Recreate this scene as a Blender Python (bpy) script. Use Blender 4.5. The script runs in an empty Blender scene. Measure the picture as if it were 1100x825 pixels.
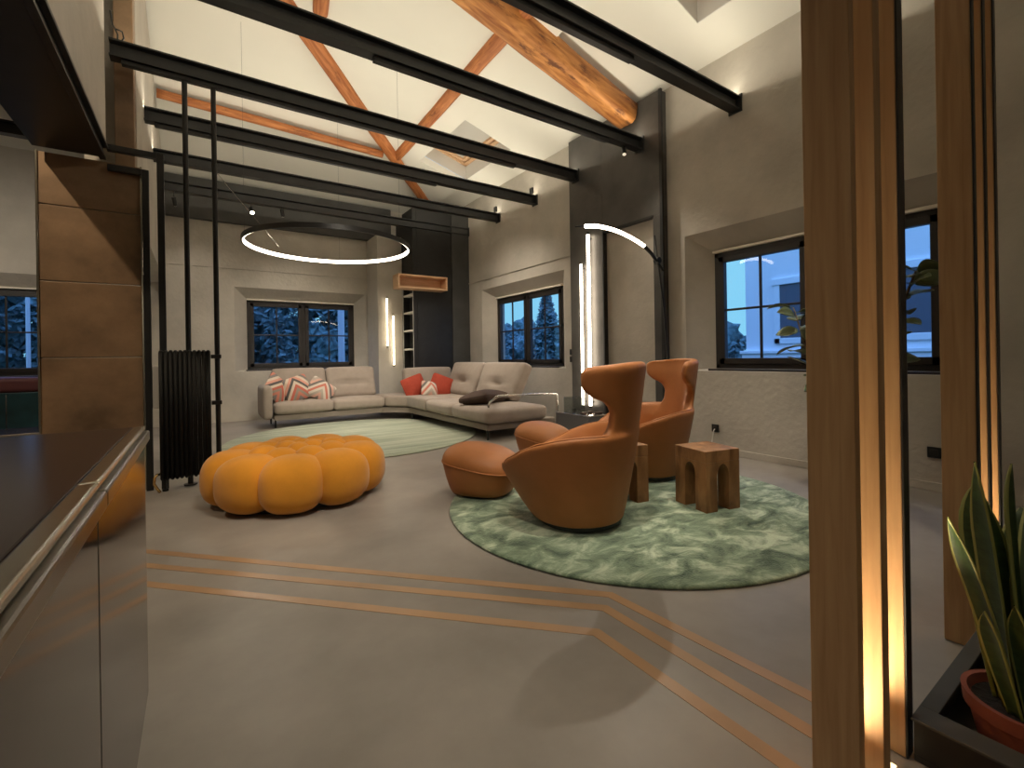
import bpy, bmesh, math, random
from mathutils import Vector, Matrix, noise
R = math.radians; PI = math.pi
random.seed(7)
sc = bpy.context.scene
COL = sc.collection

# ------------------------------------------------------------------ camera
CAM_H = 1.1
yaw = math.atan(337/496.0); roll = math.atan(0.016)
fw = Vector((math.sin(yaw), math.cos(yaw), 0)); rt = Vector((math.cos(yaw), -math.sin(yaw), 0)); up = Vector((0, 0, 1))
rr = rt*math.cos(roll) - up*math.sin(roll)
uu = up*math.cos(roll) + rt*math.sin(roll)
cd = bpy.data.cameras.new('camera'); cam = bpy.data.objects.new('camera', cd); COL.objects.link(cam)
m = Matrix((rr, uu, -fw)).transposed().to_4x4(); m.translation = Vector((0, 0, CAM_H)); cam.matrix_world = m
cd.sensor_fit = 'HORIZONTAL'; cd.sensor_width = 36.0; cd.lens = 496/1100*36; cd.shift_y = -29.9/1100; cd.clip_start = 0.02
sc.camera = cam

# ------------------------------------------------------------------ view + world
vs = sc.view_settings
vs.view_transform = 'Standard'; vs.look = 'None'; vs.gamma = 1.0; vs.use_curve_mapping = False; vs.exposure = 0.0
w = bpy.data.worlds.new('dusk'); sc.world = w; w.use_nodes = True
wn = w.node_tree.nodes; wl = w.node_tree.links
bg = wn['Background']
tc = wn.new('ShaderNodeTexCoord'); sp = wn.new('ShaderNodeSeparateXYZ'); cr = wn.new('ShaderNodeValToRGB')
wl.new(tc.outputs['Generated'], sp.inputs[0]); wl.new(sp.outputs['Z'], cr.inputs[0]); wl.new(cr.outputs[0], bg.inputs[0])
cr.color_ramp.elements[0].position = 0.22; cr.color_ramp.elements[0].color = (0.085, 0.22, 0.31, 1)
cr.color_ramp.elements[1].position = 0.75; cr.color_ramp.elements[1].color = (0.19, 0.40, 1.0, 1)
bg.inputs[1].default_value = 3.1

WARM = (1.0, 0.91, 0.72); WARM2 = (1.0, 0.89, 0.73)
def area(name, loc, sx, sy, power, color=WARM, rot=(0, 0, 0), spread=180):
    d = bpy.data.lights.new(name, 'AREA'); d.shape = 'RECTANGLE'; d.size = sx; d.size_y = sy
    d.energy = power; d.color = color; d.spread = R(spread)
    o = bpy.data.objects.new(name, d); o.location = loc; o.rotation_euler = rot; COL.objects.link(o); return o
def spot(name, loc, target, power, angle, blend=0.6, color=WARM2, rad=0.03):
    d = bpy.data.lights.new(name, 'SPOT'); d.energy = power; d.color = color; d.spot_size = R(angle); d.spot_blend = blend; d.shadow_soft_size = rad
    o = bpy.data.objects.new(name, d); o.location = loc
    o.rotation_euler = (Vector(target)-Vector(loc)).to_track_quat('-Z', 'Y').to_euler(); COL.objects.link(o); return o

XR, YF = 4.708, 9.735
BEAM_Y = [2.67, 3.84, 5.02, 6.16, 7.31, 8.50]
BEAM_T, BEAM_B = 3.773, 3.63
# LED strips lying in the upper channel of the beams
for by, e in zip(BEAM_Y[:5], (17, 16, 16, 16, 18)):
    for sg in (-1, 1): area('beam_led', (2.07, by+sg*.012, BEAM_T+0.009), 5.2, 0.014, e*.68, WARM, (PI+sg*R(42), 0, 0))
for sg in (-1, 1): area('beam_led', (2.07, 1.5+sg*.012, BEAM_T+0.009), 5.2, 0.014, 9.0, WARM, (PI+sg*R(42), 0, 0))  # uplight strips of the added, unseen beam
# spotlights, seen ones and added fill (each has its fixture further down)
SPOTS = [  # lamp position, target, power, cone
    ((2.9, 1.50, 3.52), (3.1, 2.4, 0.2), 190, 75),  # added on the unseen beam, for the armchairs
    ((1.2, 1.50, 3.52), (1.7, 8.4, 0.6), 420, 32),  # added there too, lights the left sofa front
    ((4.30, 3.84, 3.52), (3.4, 2.8, 0.5), 160, 95),
    ((1.9, 6.27, 3.68), (1.9, 7.0, 0), 240, 120),  # added, tucked out of sight behind the fourth beam
    ((3.3, 6.27, 3.68), (3.9, 6.8, 0.6), 270, 125),  # added beside it, for the right sofa side
    ((1.2, 8.50, 3.48), (1.7, 9.3, 0.9), 95, 115),
    ((-0.25, 8.50, 3.42), (0.2, 9.7, 1.2), 45, 110),
    ((0.75, 8.50, 3.48), (1.2, 5.6, 0), 90, 90),
    ((0.5, 1.50, 3.52), (0.9, 2.5, 0.0), 165, 100),  # added on the unseen beam, for the foreground floor
    ((0.9, 1.50, 3.52), (0.75, 3.9, 0.1), 190, 34),  # added fill for the pouf front
    ((1.5, 1.50, 3.52), (2.06, 2.2, 0.5), 190, 34),  # added fill for the near armchair's back
    ((3.6, 1.50, 3.52), (4.7, 2.6, 0.5), 85, 55),  # added fill for the wall under the near window
    ((1.9, 1.50, 3.52), (-0.6, 3.9, 3.35), 80, 40),  # added fill for the upper left wall
    ((2.4, 1.50, 3.52), (2.6, 7.9, 0.35), 330, 26),  # added fill for the sofa corner
    ((-2.6, 7.31, 3.52), (-2.3, 9.7, 2.2), 110, 110),  # added to brighten the far wall in the kitchen bay
]
for p, t, e, a_ in SPOTS:
    spot('ceiling_spot_light', p, t, e*1.08, a_, 1.0)
area('island_fill_light', (-0.95, -0.9, 2.16), 0.05, 1.6, 15, WARM2)  # added fill lamp, unseen, for slats and furniture fronts
# kitchen pendant light, left behind the black lintel
spot('kitchen_light', (-2.05, 3.4, 4.40), (-0.8, 5.0, 1.4), 210, 90, 0.6, (1.0, 0.80, 0.55), 0.04)

# ------------------------------------------------------------------ materials
def mat(name, color, rough=0.6, metal=0.0, spec=0.5, bump=None, var=None, coat=0.0, trans=0.0, sheen=0.0):
    """var = (scale, amount, detail, stretch) soft brightness mottling; bump = (scale, strength)"""
    M = bpy.data.materials.new(name); M.use_nodes = True
    nt = M.node_tree; b = nt.nodes['Principled BSDF']; L = nt.links
    b.inputs['Base Color'].default_value = (*color, 1); b.inputs['Roughness'].default_value = rough
    b.inputs['Metallic'].default_value = metal; b.inputs['Specular IOR Level'].default_value = spec
    b.inputs['Coat Weight'].default_value = coat; b.inputs['Coat Roughness'].default_value = 0.04
    b.inputs['Sheen Weight'].default_value = sheen
    if var or bump:
        t = nt.nodes.new('ShaderNodeTexCoord'); mp = nt.nodes.new('ShaderNodeMapping'); L.new(t.outputs['Object'], mp.inputs[0])
    if var:
        mp.inputs['Scale'].default_value = var[3] if len(var) > 3 else (1, 1, 1)
        n = nt.nodes.new('ShaderNodeTexNoise'); n.inputs['Scale'].default_value = var[0]; n.inputs['Detail'].default_value = var[2]; n.inputs['Roughness'].default_value = 0.6
        L.new(mp.outputs[0], n.inputs[0])
        r = nt.nodes.new('ShaderNodeValToRGB'); a = var[1]
        r.color_ramp.elements[0].position = 0.3; r.color_ramp.elements[0].color = (*[c*(1-a) for c in color], 1)
        r.color_ramp.elements[1].position = 0.7; r.color_ramp.elements[1].color = (*[min(1, c*(1+a)) for c in color], 1)
        L.new(n.outputs['Fac'], r.inputs[0]); L.new(r.outputs[0], b.inputs['Base Color'])
    if bump:
        n2 = nt.nodes.new('ShaderNodeTexNoise'); n2.inputs['Scale'].default_value = bump[0]; n2.inputs['Detail'].default_value = 4
        L.new(t.outputs['Object'], n2.inputs[0])
        bp = nt.nodes.new('ShaderNodeBump'); bp.inputs['Strength'].default_value = bump[1]; bp.inputs['Distance'].default_value = 0.02
        L.new(n2.outputs['Fac'], bp.inputs['Height']); L.new(bp.outputs[0], b.inputs['Normal'])
    return M
def emit(name, color, strength):
    M = bpy.data.materials.new(name); M.use_nodes = True; nt = M.node_tree
    b = nt.nodes['Principled BSDF']; b.inputs['Base Color'].default_value = (0.8, 0.8, 0.8, 1)
    b.inputs['Emission Color'].default_value = (*color, 1); b.inputs['Emission Strength'].default_value = strength
    return M
def wood(name, c1, c2, scale=6, stretch=(8, 8, 0.6), rough=0.5):
    M = bpy.data.materials.new(name); M.use_nodes = True; nt = M.node_tree; L = nt.links; b = nt.nodes['Principled BSDF']
    t = nt.nodes.new('ShaderNodeTexCoord'); mp = nt.nodes.new('ShaderNodeMapping'); mp.inputs['Scale'].default_value = stretch
    n = nt.nodes.new('ShaderNodeTexNoise'); n.inputs['Scale'].default_value = scale; n.inputs['Detail'].default_value = 6; n.inputs['Distortion'].default_value = 0.6
    r = nt.nodes.new('ShaderNodeValToRGB'); r.color_ramp.elements[0].position = 0.32; r.color_ramp.elements[1].position = 0.68
    r.color_ramp.elements[0].color = (*c1, 1); r.color_ramp.elements[1].color = (*c2, 1)
    L.new(t.outputs['Object'], mp.inputs[0]); L.new(mp.outputs[0], n.inputs[0]); L.new(n.outputs['Fac'], r.inputs[0]); L.new(r.outputs[0], b.inputs['Base Color'])
    bp = nt.nodes.new('ShaderNodeBump'); bp.inputs['Strength'].default_value = 0.25; bp.inputs['Distance'].default_value = 0.01
    L.new(n.outputs['Fac'], bp.inputs['Height']); L.new(bp.outputs[0], b.inputs['Normal'])
    b.inputs['Roughness'].default_value = rough
    return M
def glass(name, tint=(0.93, 0.97, 1.0), ior=1.5):
    M = bpy.data.materials.new(name); M.use_nodes = True; nt = M.node_tree; L = nt.links
    nt.nodes.remove(nt.nodes['Principled BSDF']); out = nt.nodes['Material Output']
    tr = nt.nodes.new('ShaderNodeBsdfTransparent'); tr.inputs[0].default_value = (*tint, 1)
    gl = nt.nodes.new('ShaderNodeBsdfGlossy'); gl.inputs['Roughness'].default_value = 0.01
    fr = nt.nodes.new('ShaderNodeFresnel'); 
    ge = nt.nodes.new('ShaderNodeNewGeometry'); mr = nt.nodes.new('ShaderNodeMapRange'); mr.inputs[3].default_value = ior; mr.inputs[4].default_value = 1/ior
    L.new(ge.outputs['Backfacing'], mr.inputs[0]); L.new(mr.outputs[0], fr.inputs[0]); mx = nt.nodes.new('ShaderNodeMixShader')
    L.new(fr.outputs[0], mx.inputs[0]); L.new(tr.outputs[0], mx.inputs[1]); L.new(gl.outputs[0], mx.inputs[2]); L.new(mx.outputs[0], out.inputs[0])
    return M

m_plaster = mat('concrete_plaster', (0.48, 0.442, 0.385), 0.85, bump=(18, 0.25), var=(1.3, 0.16, 6))
m_reveal = mat('reveal_plaster', (0.40, 0.365, 0.315), 0.85, var=(1.5, 0.1, 4))
m_ceiling = mat('ceiling_paint', (0.80, 0.775, 0.70), 0.9, var=(0.7, 0.03, 3))
m_black = mat('black_steel', (0.012, 0.012, 0.012), 0.42, 0.0, 0.5, var=(6, 0.3, 3))
m_rad = mat('matt_black_paint', (0.006, 0.006, 0.006), 0.6, spec=0.3)
m_dsteel = mat('dark_steel_plate', (0.085, 0.080, 0.074), 0.45, 0.3, 0.5, var=(2.0, 0.3, 4))
m_slate = mat('slate_grey_cladding', (0.055, 0.055, 0.052), 0.6, var=(2.5, 0.25, 4))
m_frame = mat('window_frame_dark', (0.022, 0.018, 0.016), 0.45)
m_log = wood('reddish_timber', (0.30, 0.085, 0.022), (0.58, 0.22, 0.07), 3.0, (1, 9, 9), 0.6)
m_biglog = wood('weathered_timber', (0.25, 0.075, 0.012), (0.62, 0.27, 0.075), 2.6, (1, 6, 6), 0.6)
def worm(M, scale, lo, hi, col):
    nt = M.node_tree; L = nt.links; b = nt.nodes['Principled BSDF']; src = b.inputs['Base Color'].links[0].from_socket
    t = nt.nodes.new('ShaderNodeTexCoord'); mp = nt.nodes.new('ShaderNodeMapping'); mp.inputs['Scale'].default_value = (1, 3.5, 3.5)
    n = nt.nodes.new('ShaderNodeTexNoise'); n.inputs['Scale'].default_value = scale; n.inputs['Detail'].default_value = 8; n.inputs['Roughness'].default_value = 0.7
    r = nt.nodes.new('ShaderNodeValToRGB'); r.color_ramp.elements[0].position = lo; r.color_ramp.elements[1].position = hi
    mx = nt.nodes.new('ShaderNodeMix'); mx.data_type = 'RGBA'; mx.inputs[7].default_value = (*col, 1)
    L.new(t.outputs['Object'], mp.inputs[0]); L.new(mp.outputs[0], n.inputs[0]); L.new(n.outputs['Fac'], r.inputs[0]); L.new(r.outputs[0], mx.inputs[0]); L.new(src, mx.inputs[6]); L.new(mx.outputs[2], b.inputs['Base Color'])
worm(m_biglog, 2.6, .54, .64, (0.12, 0.035, 0.008)); worm(m_log, 3.5, .58, .70, (0.16, 0.04, 0.012))
m_oak = wood('oak_slat', (0.40, 0.225, 0.10), (0.52, 0.32, 0.155), 5, (9, 9, 0.5), 0.45)
m_inlay = wood('oak_inlay', (0.33, 0.20, 0.11), (0.46, 0.28, 0.155), 1.4, (1.2, 1.2, 1), 0.30)
m_stool = wood('rustic_stool_wood', (0.16, 0.07, 0.025), (0.42, 0.21, 0.085), 4, (3, 3, 1.0), 0.5)
m_shelfw = wood('pale_oak', (0.62, 0.37, 0.20), (0.74, 0.48, 0.29), 4, (1, 8, 8), 0.5)
m_leather = mat('cognac_leather', (0.41, 0.155, 0.048), 0.52, spec=0.4, bump=(160, 0.06), var=(5, 0.08, 3))
m_pouf = mat('mustard_felt', (0.66, 0.27, 0.022), 0.85, spec=0.2, bump=(220, 0.1), var=(7, 0.07, 4), sheen=0.25)
m_sofa = mat('greige_fabric', (0.35, 0.292, 0.247), 0.9, spec=0.2, bump=(260, 0.12), var=(9, 0.06, 3), sheen=0.15)
m_sofad = mat('sofa_base_fabric', (0.30, 0.255, 0.215), 0.9, spec=0.2, var=(9, 0.06, 3))
m_red = mat('red_cushion_fabric', (0.36, 0.058, 0.034), 0.85, spec=0.2, bump=(240, 0.1), var=(8, 0.1, 3))
m_brownc = mat('taupe_cushion_fabric', (0.085, 0.058, 0.048), 0.85, spec=0.2, bump=(240, 0.1), var=(8, 0.1, 3))
m_chrome = mat('chrome', (0.75, 0.73, 0.70), 0.18, 1.0)
m_gold = mat('champagne_metal', (0.60, 0.56, 0.46), 0.25, 1.0)
m_trim = mat('grey_metal', (0.16, 0.145, 0.12), 0.3, 1.0)
m_brass = mat('brass', (0.75, 0.52, 0.22), 0.25, 1.0)
m_ring = emit('ring_diffuser', (1.0, 0.88, 0.70), 11)
m_tube = emit('tube_diffuser', (1.0, 0.84, 0.64), 13)
m_tube2 = emit('tube_diffuser_warm', (1.0, 0.84, 0.58), 6)
m_bulb = emit('spot_lens', (1.0, 0.86, 0.62), 25)
m_lens = emit('spot_lens_dim', (1.0, 0.86, 0.62), 0.7)
m_ledf = emit('floor_led', (1.0, 0.74, 0.38), 2.5)
m_glass = glass('window_glass')
m_cglass = glass('clear_glass', (0.80, 0.83, 0.83), 1.6)
m_tbl = mat('dark_grey_lacquer', (0.13, 0.13, 0.135), 0.3)
m_white = mat('white_paint', (0.62, 0.60, 0.56), 0.5)
m_pale = mat('pale_strip', (0.78, 0.72, 0.62), 0.6)
m_soil = mat('dark_soil', (0.012, 0.009, 0.007), 0.95, bump=(60, 0.6))
m_terra = mat('terracotta', (0.24, 0.065, 0.040), 0.75, var=(6, 0.15, 3))
m_leaf = mat('sansevieria_green', (0.030, 0.062, 0.018), 0.45, var=(22, 0.35, 3, (1, 1, 2.5)))
m_leafm = mat('sansevieria_margin', (0.26, 0.27, 0.075), 0.5)
m_fic = mat('ficus_green', (0.12, 0.15, 0.07), 0.40, var=(4, 0.3, 3))
m_stem = mat('plant_stem', (0.10, 0.07, 0.04), 0.8)
m_cush = mat('dull_teal', (0.012, 0.045, 0.052), 0.4, var=(3, 0.4, 3))
m_dred = mat('dull_red', (0.11, 0.030, 0.030), 0.6)
m_island = mat('island_gloss_top', (0.030, 0.018, 0.016), 0.2, spec=0.3, var=(2, 0.2, 3))
m_door = mat('island_gloss_front', (0.040, 0.030, 0.024), 0.10, spec=0.3)
m_corten = mat('bronze_panel', (0.26, 0.165, 0.095), 0.45, 0.15, 0.5, var=(2.2, 0.45, 7), bump=(5, 0.1))
m_grass = mat('outdoor_ground', (0.03, 0.05, 0.03), 0.9)
m_tree = mat('dusk_foliage', (0.13, 0.21, 0.22), 0.9, var=(5, 0.75, 8))
m_facade = mat('pale_render', (0.80, 0.82, 0.84), 0.8)
m_dwin = mat('facade_window_dark', (0.10, 0.11, 0.14), 0.3)
m_pole = mat('pale_pole', (0.6, 0.62, 0.65), 0.5)

# polished concrete floor
m_floor = mat('polished_concrete', (0.285, 0.257, 0.228), 0.4, spec=0.35, var=(0.9, 0.30, 8))
nt = m_floor.node_tree; b_ = nt.nodes['Principled BSDF']
nz = nt.nodes.new('ShaderNodeTexNoise'); nz.inputs['Scale'].default_value = 2.2; nz.inputs['Detail'].default_value = 6
mr = nt.nodes.new('ShaderNodeMapRange'); mr.inputs[3].default_value = 0.32; mr.inputs[4].default_value = 0.52
nt.links.new(nz.outputs['Fac'], mr.inputs[0]); nt.links.new(mr.outputs[0], b_.inputs['Roughness'])

def rug_mat(name, c1, c2, c3, scale, stretch, dist):
    M = bpy.data.materials.new(name); M.use_nodes = True; nt = M.node_tree; L = nt.links; b = nt.nodes['Principled BSDF']
    t = nt.nodes.new('ShaderNodeTexCoord'); mp = nt.nodes.new('ShaderNodeMapping'); mp.inputs['Scale'].default_value = stretch; mp.inputs['Rotation'].default_value = (0, 0, R(25))
    n = nt.nodes.new('ShaderNodeTexNoise'); n.inputs['Scale'].default_value = scale; n.inputs['Detail'].default_value = 7; n.inputs['Roughness'].default_value = 0.62; n.inputs['Distortion'].default_value = dist
    r = nt.nodes.new('ShaderNodeValToRGB'); e = r.color_ramp.elements
    e[0].position = 0.34; e[0].color = (*c1, 1); e[1].position = 0.66; e[1].color = (*c3, 1); x = e.new(0.5); x.color = (*c2, 1)
    L.new(t.outputs['Object'], mp.inputs[0]); L.new(mp.outputs[0], n.inputs[0]); L.new(n.outputs['Fac'], r.inputs[0]); L.new(r.outputs[0], b.inputs['Base Color'])
    n2 = nt.nodes.new('ShaderNodeTexNoise'); n2.inputs['Scale'].default_value = 90; L.new(t.outputs['Object'], n2.inputs[0])
    bp = nt.nodes.new('ShaderNodeBump'); bp.inputs['Strength'].default_value = 0.5; bp.inputs['Distance'].default_value = 0.015
    L.new(n2.outputs['Fac'], bp.inputs['Height']); L.new(bp.outputs[0], b.inputs['Normal'])
    b.inputs['Roughness'].default_value = 0.8; b.inputs['Sheen Weight'].default_value = 0.3; b.inputs['Specular IOR Level'].default_value = 0.25
    return M
m_rug_pale = rug_mat('pale_green_pile', (0.22, 0.27, 0.19), (0.37, 0.41, 0.30), (0.52, 0.54, 0.43), 1.5, (0.5, 5.5, 1), 0.3)
m_rug_green = rug_mat('moss_green_pile', (0.055, 0.095, 0.062), (0.20, 0.275, 0.18), (0.52, 0.60, 0.44), 4.6, (1, 1.5, 1), 0.7)  # lightest tone paints the sheen patches of the pile into the colour

def stripes(name, cols, freq, zig):
    M = bpy.data.materials.new(name); M.use_nodes = True; nt = M.node_tree; L = nt.links; b = nt.nodes['Principled BSDF']
    t = nt.nodes.new('ShaderNodeTexCoord'); s = nt.nodes.new('ShaderNodeSeparateXYZ'); L.new(t.outputs['Object'], s.inputs[0])
    def mth(op, a, c=None):
        n = nt.nodes.new('ShaderNodeMath'); n.operation = op
        for i, v in enumerate((a, c)):
            if v is None: continue
            if isinstance(v, (int, float)): n.inputs[i].default_value = v
            else: L.new(v, n.inputs[i])
        return n.outputs[0]
    pp = mth('PINGPONG', s.outputs['X'], zig)
    d = mth('ADD', mth('MULTIPLY', pp, 1.3), s.outputs['Z'])
    f = mth('FRACT', mth('MULTIPLY', d, freq))
    r = nt.nodes.new('ShaderNodeValToRGB'); r.color_ramp.interpolation = 'CONSTANT'; e = r.color_ramp.elements
    e[0].position = 0; e[0].color = (*cols[0], 1); e[1].position = 1/len(cols); e[1].color = (*cols[1], 1)
    for i, c in enumerate(cols[2:], 2): x = e.new(i/len(cols)); x.color = (*c, 1)
    L.new(f, r.inputs[0]); L.new(r.outputs[0], b.inputs['Base Color']); b.inputs['Roughness'].default_value = 0.9
    return M
CC = [(0.50, 0.13, 0.09), (0.60, 0.50, 0.40), (0.10, 0.09, 0.085), (0.62, 0.30, 0.23), (0.60, 0.50, 0.40), (0.20, 0.18, 0.17), (0.55, 0.20, 0.14), (0.30, 0.25, 0.20)]
m_chev = stripes('chevron_weave', CC, 1.9, 0.27)
m_chev2 = stripes('chevron_weave_pale', [(0.60, 0.53, 0.45), (0.52, 0.17, 0.12), (0.60, 0.52, 0.44), (0.16, 0.14, 0.13), (0.60, 0.35, 0.28), (0.42, 0.36, 0.30)], 2.6, 0.2)

# ------------------------------------------------------------------ mesh helpers
class MB:
    def __init__(s): s.bm = bmesh.new()
    def poly(s, pts):
        return s.bm.faces.new([s.bm.verts.new(p) for p in pts])
    def box(s, x0, x1, y0, y1, z0, z1, bev=0.0, seg=2):
        t = bmesh.new(); bmesh.ops.create_cube(t, size=1)
        for v in t.verts: v.co = Vector((x0+(v.co.x+.5)*(x1-x0), y0+(v.co.y+.5)*(y1-y0), z0+(v.co.z+.5)*(z1-z0)))
        if bev: bmesh.ops.bevel(t, geom=t.edges[:], offset=bev, segments=seg, affect='EDGES', profile=0.5)
        s.join(t); return s
    def join(s, t, mx=None):
        if mx is not None: bmesh.ops.transform(t, matrix=mx, verts=t.verts)
        me = bpy.data.meshes.new('tmp'); t.to_mesh(me); t.free(); s.bm.from_mesh(me); bpy.data.meshes.remove(me); return s
    def tube(s, pts, r, n=12, caps=True):
        pts = [Vector(p) for p in pts]; rs = r if isinstance(r, (list, tuple)) else [r]*len(pts)
        rings = []; ref = None
        for i, p in enumerate(pts):
            d = (pts[min(i+1, len(pts)-1)] - pts[max(i-1, 0)]).normalized()
            if ref is None: ref = d.orthogonal().normalized()
            ref = (ref - d*ref.dot(d)).normalized(); q = d.cross(ref)
            rings.append([s.bm.verts.new(p + (ref*math.cos(2*PI*k/n)+q*math.sin(2*PI*k/n))*rs[i]) for k in range(n)])
        for a, b in zip(rings, rings[1:]):
            for k in range(n): s.bm.faces.new((a[k], a[(k+1) % n], b[(k+1) % n], b[k]))
        if caps: s.bm.faces.new(rings[0][::-1]); s.bm.faces.new(rings[-1])
        return s
    def lathe(s, prof, c=(0, 0, 0), n=40):
        c = Vector(c); rings = []
        for r, z in prof:
            if r < 1e-6: rings.append([s.bm.verts.new(c+Vector((0, 0, z)))])
            else: rings.append([s.bm.verts.new(c+Vector((r*math.cos(2*PI*k/n), r*math.sin(2*PI*k/n), z))) for k in range(n)])
        for a, b in zip(rings, rings[1:]):
            for k in range(n):
                f = [a[k % len(a)], a[(k+1) % len(a)], b[(k+1) % len(b)], b[k % len(b)]]
                f = list(dict.fromkeys(f))
                if len(f) > 2: s.bm.faces.new(f)
        return s
    def prism(s, poly, z0, z1):
        a = [s.bm.verts.new((x, y, z0)) for x, y in poly]; b = [s.bm.verts.new((x, y, z1)) for x, y in poly]
        s.bm.faces.new(a[::-1]); s.bm.faces.new(b); n = len(a)
        for k in range(n): s.bm.faces.new((a[k], a[(k+1) % n], b[(k+1) % n], b[k]))
        return s
    def ellipsoid(s, c, rad, rz=0, seg=24, ring=16):
        t = bmesh.new(); bmesh.ops.create_uvsphere(t, u_segments=seg, v_segments=ring, radius=1)
        s.join(t, Matrix.Translation(c) @ Matrix.Rotation(rz, 4, 'Z') @ Matrix.Diagonal((*rad, 1))); return s
    def cushion(s, c, d, r, puff=(0, 0, 0), n=14, mx=None, pinch=None):
        """rounded box centred c, size d, edge radius r, puffed per axis; pinch(v)->v optional"""
        t = bmesh.new(); bmesh.ops.create_cube(t, size=2)
        bmesh.ops.subdivide_edges(t, edges=t.edges[:], cuts=n, use_grid_fill=True)
        h = Vector(d)/2
        for v in t.verts:
            q = v.co.copy()
            # denser sampling near the edges
            p = Vector([math.copysign(abs(x)**0.7, x)*hh for x, hh in zip(q, h)])
            inner = Vector([max(-hh+r, min(hh-r, x)) for x, hh in zip(p, h)])
            dv = p-inner
            if dv.length > 1e-9: p = inner + dv.normalized()*r if dv.length > 0 else p
            u = [p[i]/h[i] for i in range(3)]
            for i in range(3):
                j, k = (i+1) % 3, (i+2) % 3
                p[i] += math.copysign(1, u[i])*puff[i]*max(0, 1-u[j]**2)*max(0, 1-u[k]**2)*abs(u[i])
            if pinch: p = pinch(p, h)
            v.co = p
        M = Matrix.Translation(Vector(c))
        if mx is not None: M = M @ mx
        s.join(t, M); return s
    def superell(s, c, rad, rz=0, e=2.6, seg=32, ring=22):
        t = bmesh.new(); bmesh.ops.create_uvsphere(t, u_segments=seg, v_segments=ring, radius=1)
        for v in t.verts:
            k = (abs(v.co.x)**e+abs(v.co.y)**e+abs(v.co.z)**e)**(-1/e); v.co *= k
        s.join(t, Matrix.Translation(c) @ Matrix.Rotation(rz, 4, 'Z') @ Matrix.Diagonal((*rad, 1))); return s
    def build(s, name, material, root=None, smooth=False, sub=0, local=False):
        bmesh.ops.recalc_face_normals(s.bm, faces=s.bm.faces[:])
        me = bpy.data.meshes.new(name)
        if root is not None and not local:
            mw = chain(root); bmesh.ops.transform(s.bm, matrix=mw.inverted(), verts=s.bm.verts)
        s.bm.to_mesh(me); s.bm.free()
        for mm in (material if isinstance(material, (list, tuple)) else [material]): me.materials.append(mm)
        o = bpy.data.objects.new(name, me); COL.objects.link(o)
        if root is not None: o.parent = root
        if smooth:
            for p in me.polygons: p.use_smooth = True
            if smooth == 'auto':
                for e in me.edges: pass
                me.set_sharp_from_angle(angle=R(40))
        if sub:
            md = o.modifiers.new('sub', 'SUBSURF'); md.levels = sub; md.render_levels = sub
        return o
def chain(o):
    M = Matrix.LocRotScale(o.location, o.rotation_euler, o.scale)
    return chain(o.parent) @ M if o.parent else M
def tag(o, label, cat, group=None):
    o['label'] = label; o['category'] = cat
    if group: o['group'] = group
    return o
def thing(name, label, cat, loc=(0, 0, 0), rz=0, group=None):
    o = bpy.data.objects.new(name, None); o.empty_display_size = 0.1; COL.objects.link(o)
    o.location = loc; o.rotation_euler = (0, 0, rz); return tag(o, label, cat, group)
def struct(o): o['kind'] = 'structure'; return o
def recenter(o):
    """move a world-built mesh's origin to its base so that object textures and placement follow the thing"""
    co = [v.co for v in o.data.vertices]
    c = Vector(((min(v.x for v in co)+max(v.x for v in co))/2, (min(v.y for v in co)+max(v.y for v in co))/2, min(v.z for v in co)))
    o.data.transform(Matrix.Translation(-c)); o.location = c; return o
def copy_tree(o, parent=None):
    c = o.copy(); COL.objects.link(c)
    if parent: c.parent = parent
    for ch in o.children: copy_tree(ch, c)
    return c
def bake(o):
    """replace a mesh with its modified self"""
    dg = bpy.context.evaluated_depsgraph_get(); dg.update()
    me = bpy.data.meshes.new_from_object(o.evaluated_get(dg)); o.modifiers.clear(); old = o.data; o.data = me; bpy.data.meshes.remove(old)
    for p in me.polygons: p.use_smooth = True
    return o

# ------------------------------------------------------------------ shell
XL = -4.25; YB = -3.5; RX = 0.2; SL = 0.3
EAVE = 4.29
def roof(x, y):
    z = EAVE + SL*(XR-x) if x > RX else EAVE + SL*(XR-RX) - SL*(RX-x)
    return min(z, EAVE + SL*(YF-y))
f = MB(); f.box(XL-.3, XR+.35, YB-.3, YF+.35, -.2, 0); o = struct(f.build('floor', m_floor))
# ceiling: four roof planes, two skylight openings in the right one
SKY = [(3.33, 4.22, 1.30, 2.78), (3.33, 4.22, 6.15, 7.65)]
c = MB()
def rp(x, y): return (x, y, EAVE+SL*(XR-x))
hy = lambda x: YF-(XR-x)
c.poly([rp(4.22, YB), rp(XR, YB), rp(XR, YF), rp(4.22, hy(4.22))])
c.poly([rp(3.33, YB), rp(4.22, YB), rp(4.22, 1.30), rp(3.33, 1.30)])
c.poly([rp(3.33, 2.78), rp(4.22, 2.78), rp(4.22, 6.15), rp(3.33, 6.15)])
c.poly([rp(3.33, 7.65), rp(4.22, 7.65), rp(4.22, hy(4.22)), rp(3.33, hy(3.33))])
c.poly([rp(RX, YB), rp(3.33, YB), rp(3.33, hy(3.33)), rp(RX, hy(RX))])
ap = (RX, hy(RX), EAVE+SL*(XR-RX)); zl = ap[2]-SL*(RX-XL)
c.poly([(XL, YB, zl), (RX, YB, ap[2]), ap, (XL, YF-(zl-EAVE)/SL, zl)])
c.poly([ap, (XR, YF, EAVE), (XL, YF, EAVE), (XL, YF-(zl-EAVE)/SL, zl)])
co = struct(c.build('ceiling', m_ceiling))
md = co.modifiers.new('thick', 'SOLIDIFY'); md.thickness = 0.12; md.offset = 1 if co.data.polygons[0].normal.z > 0 else -1
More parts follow.
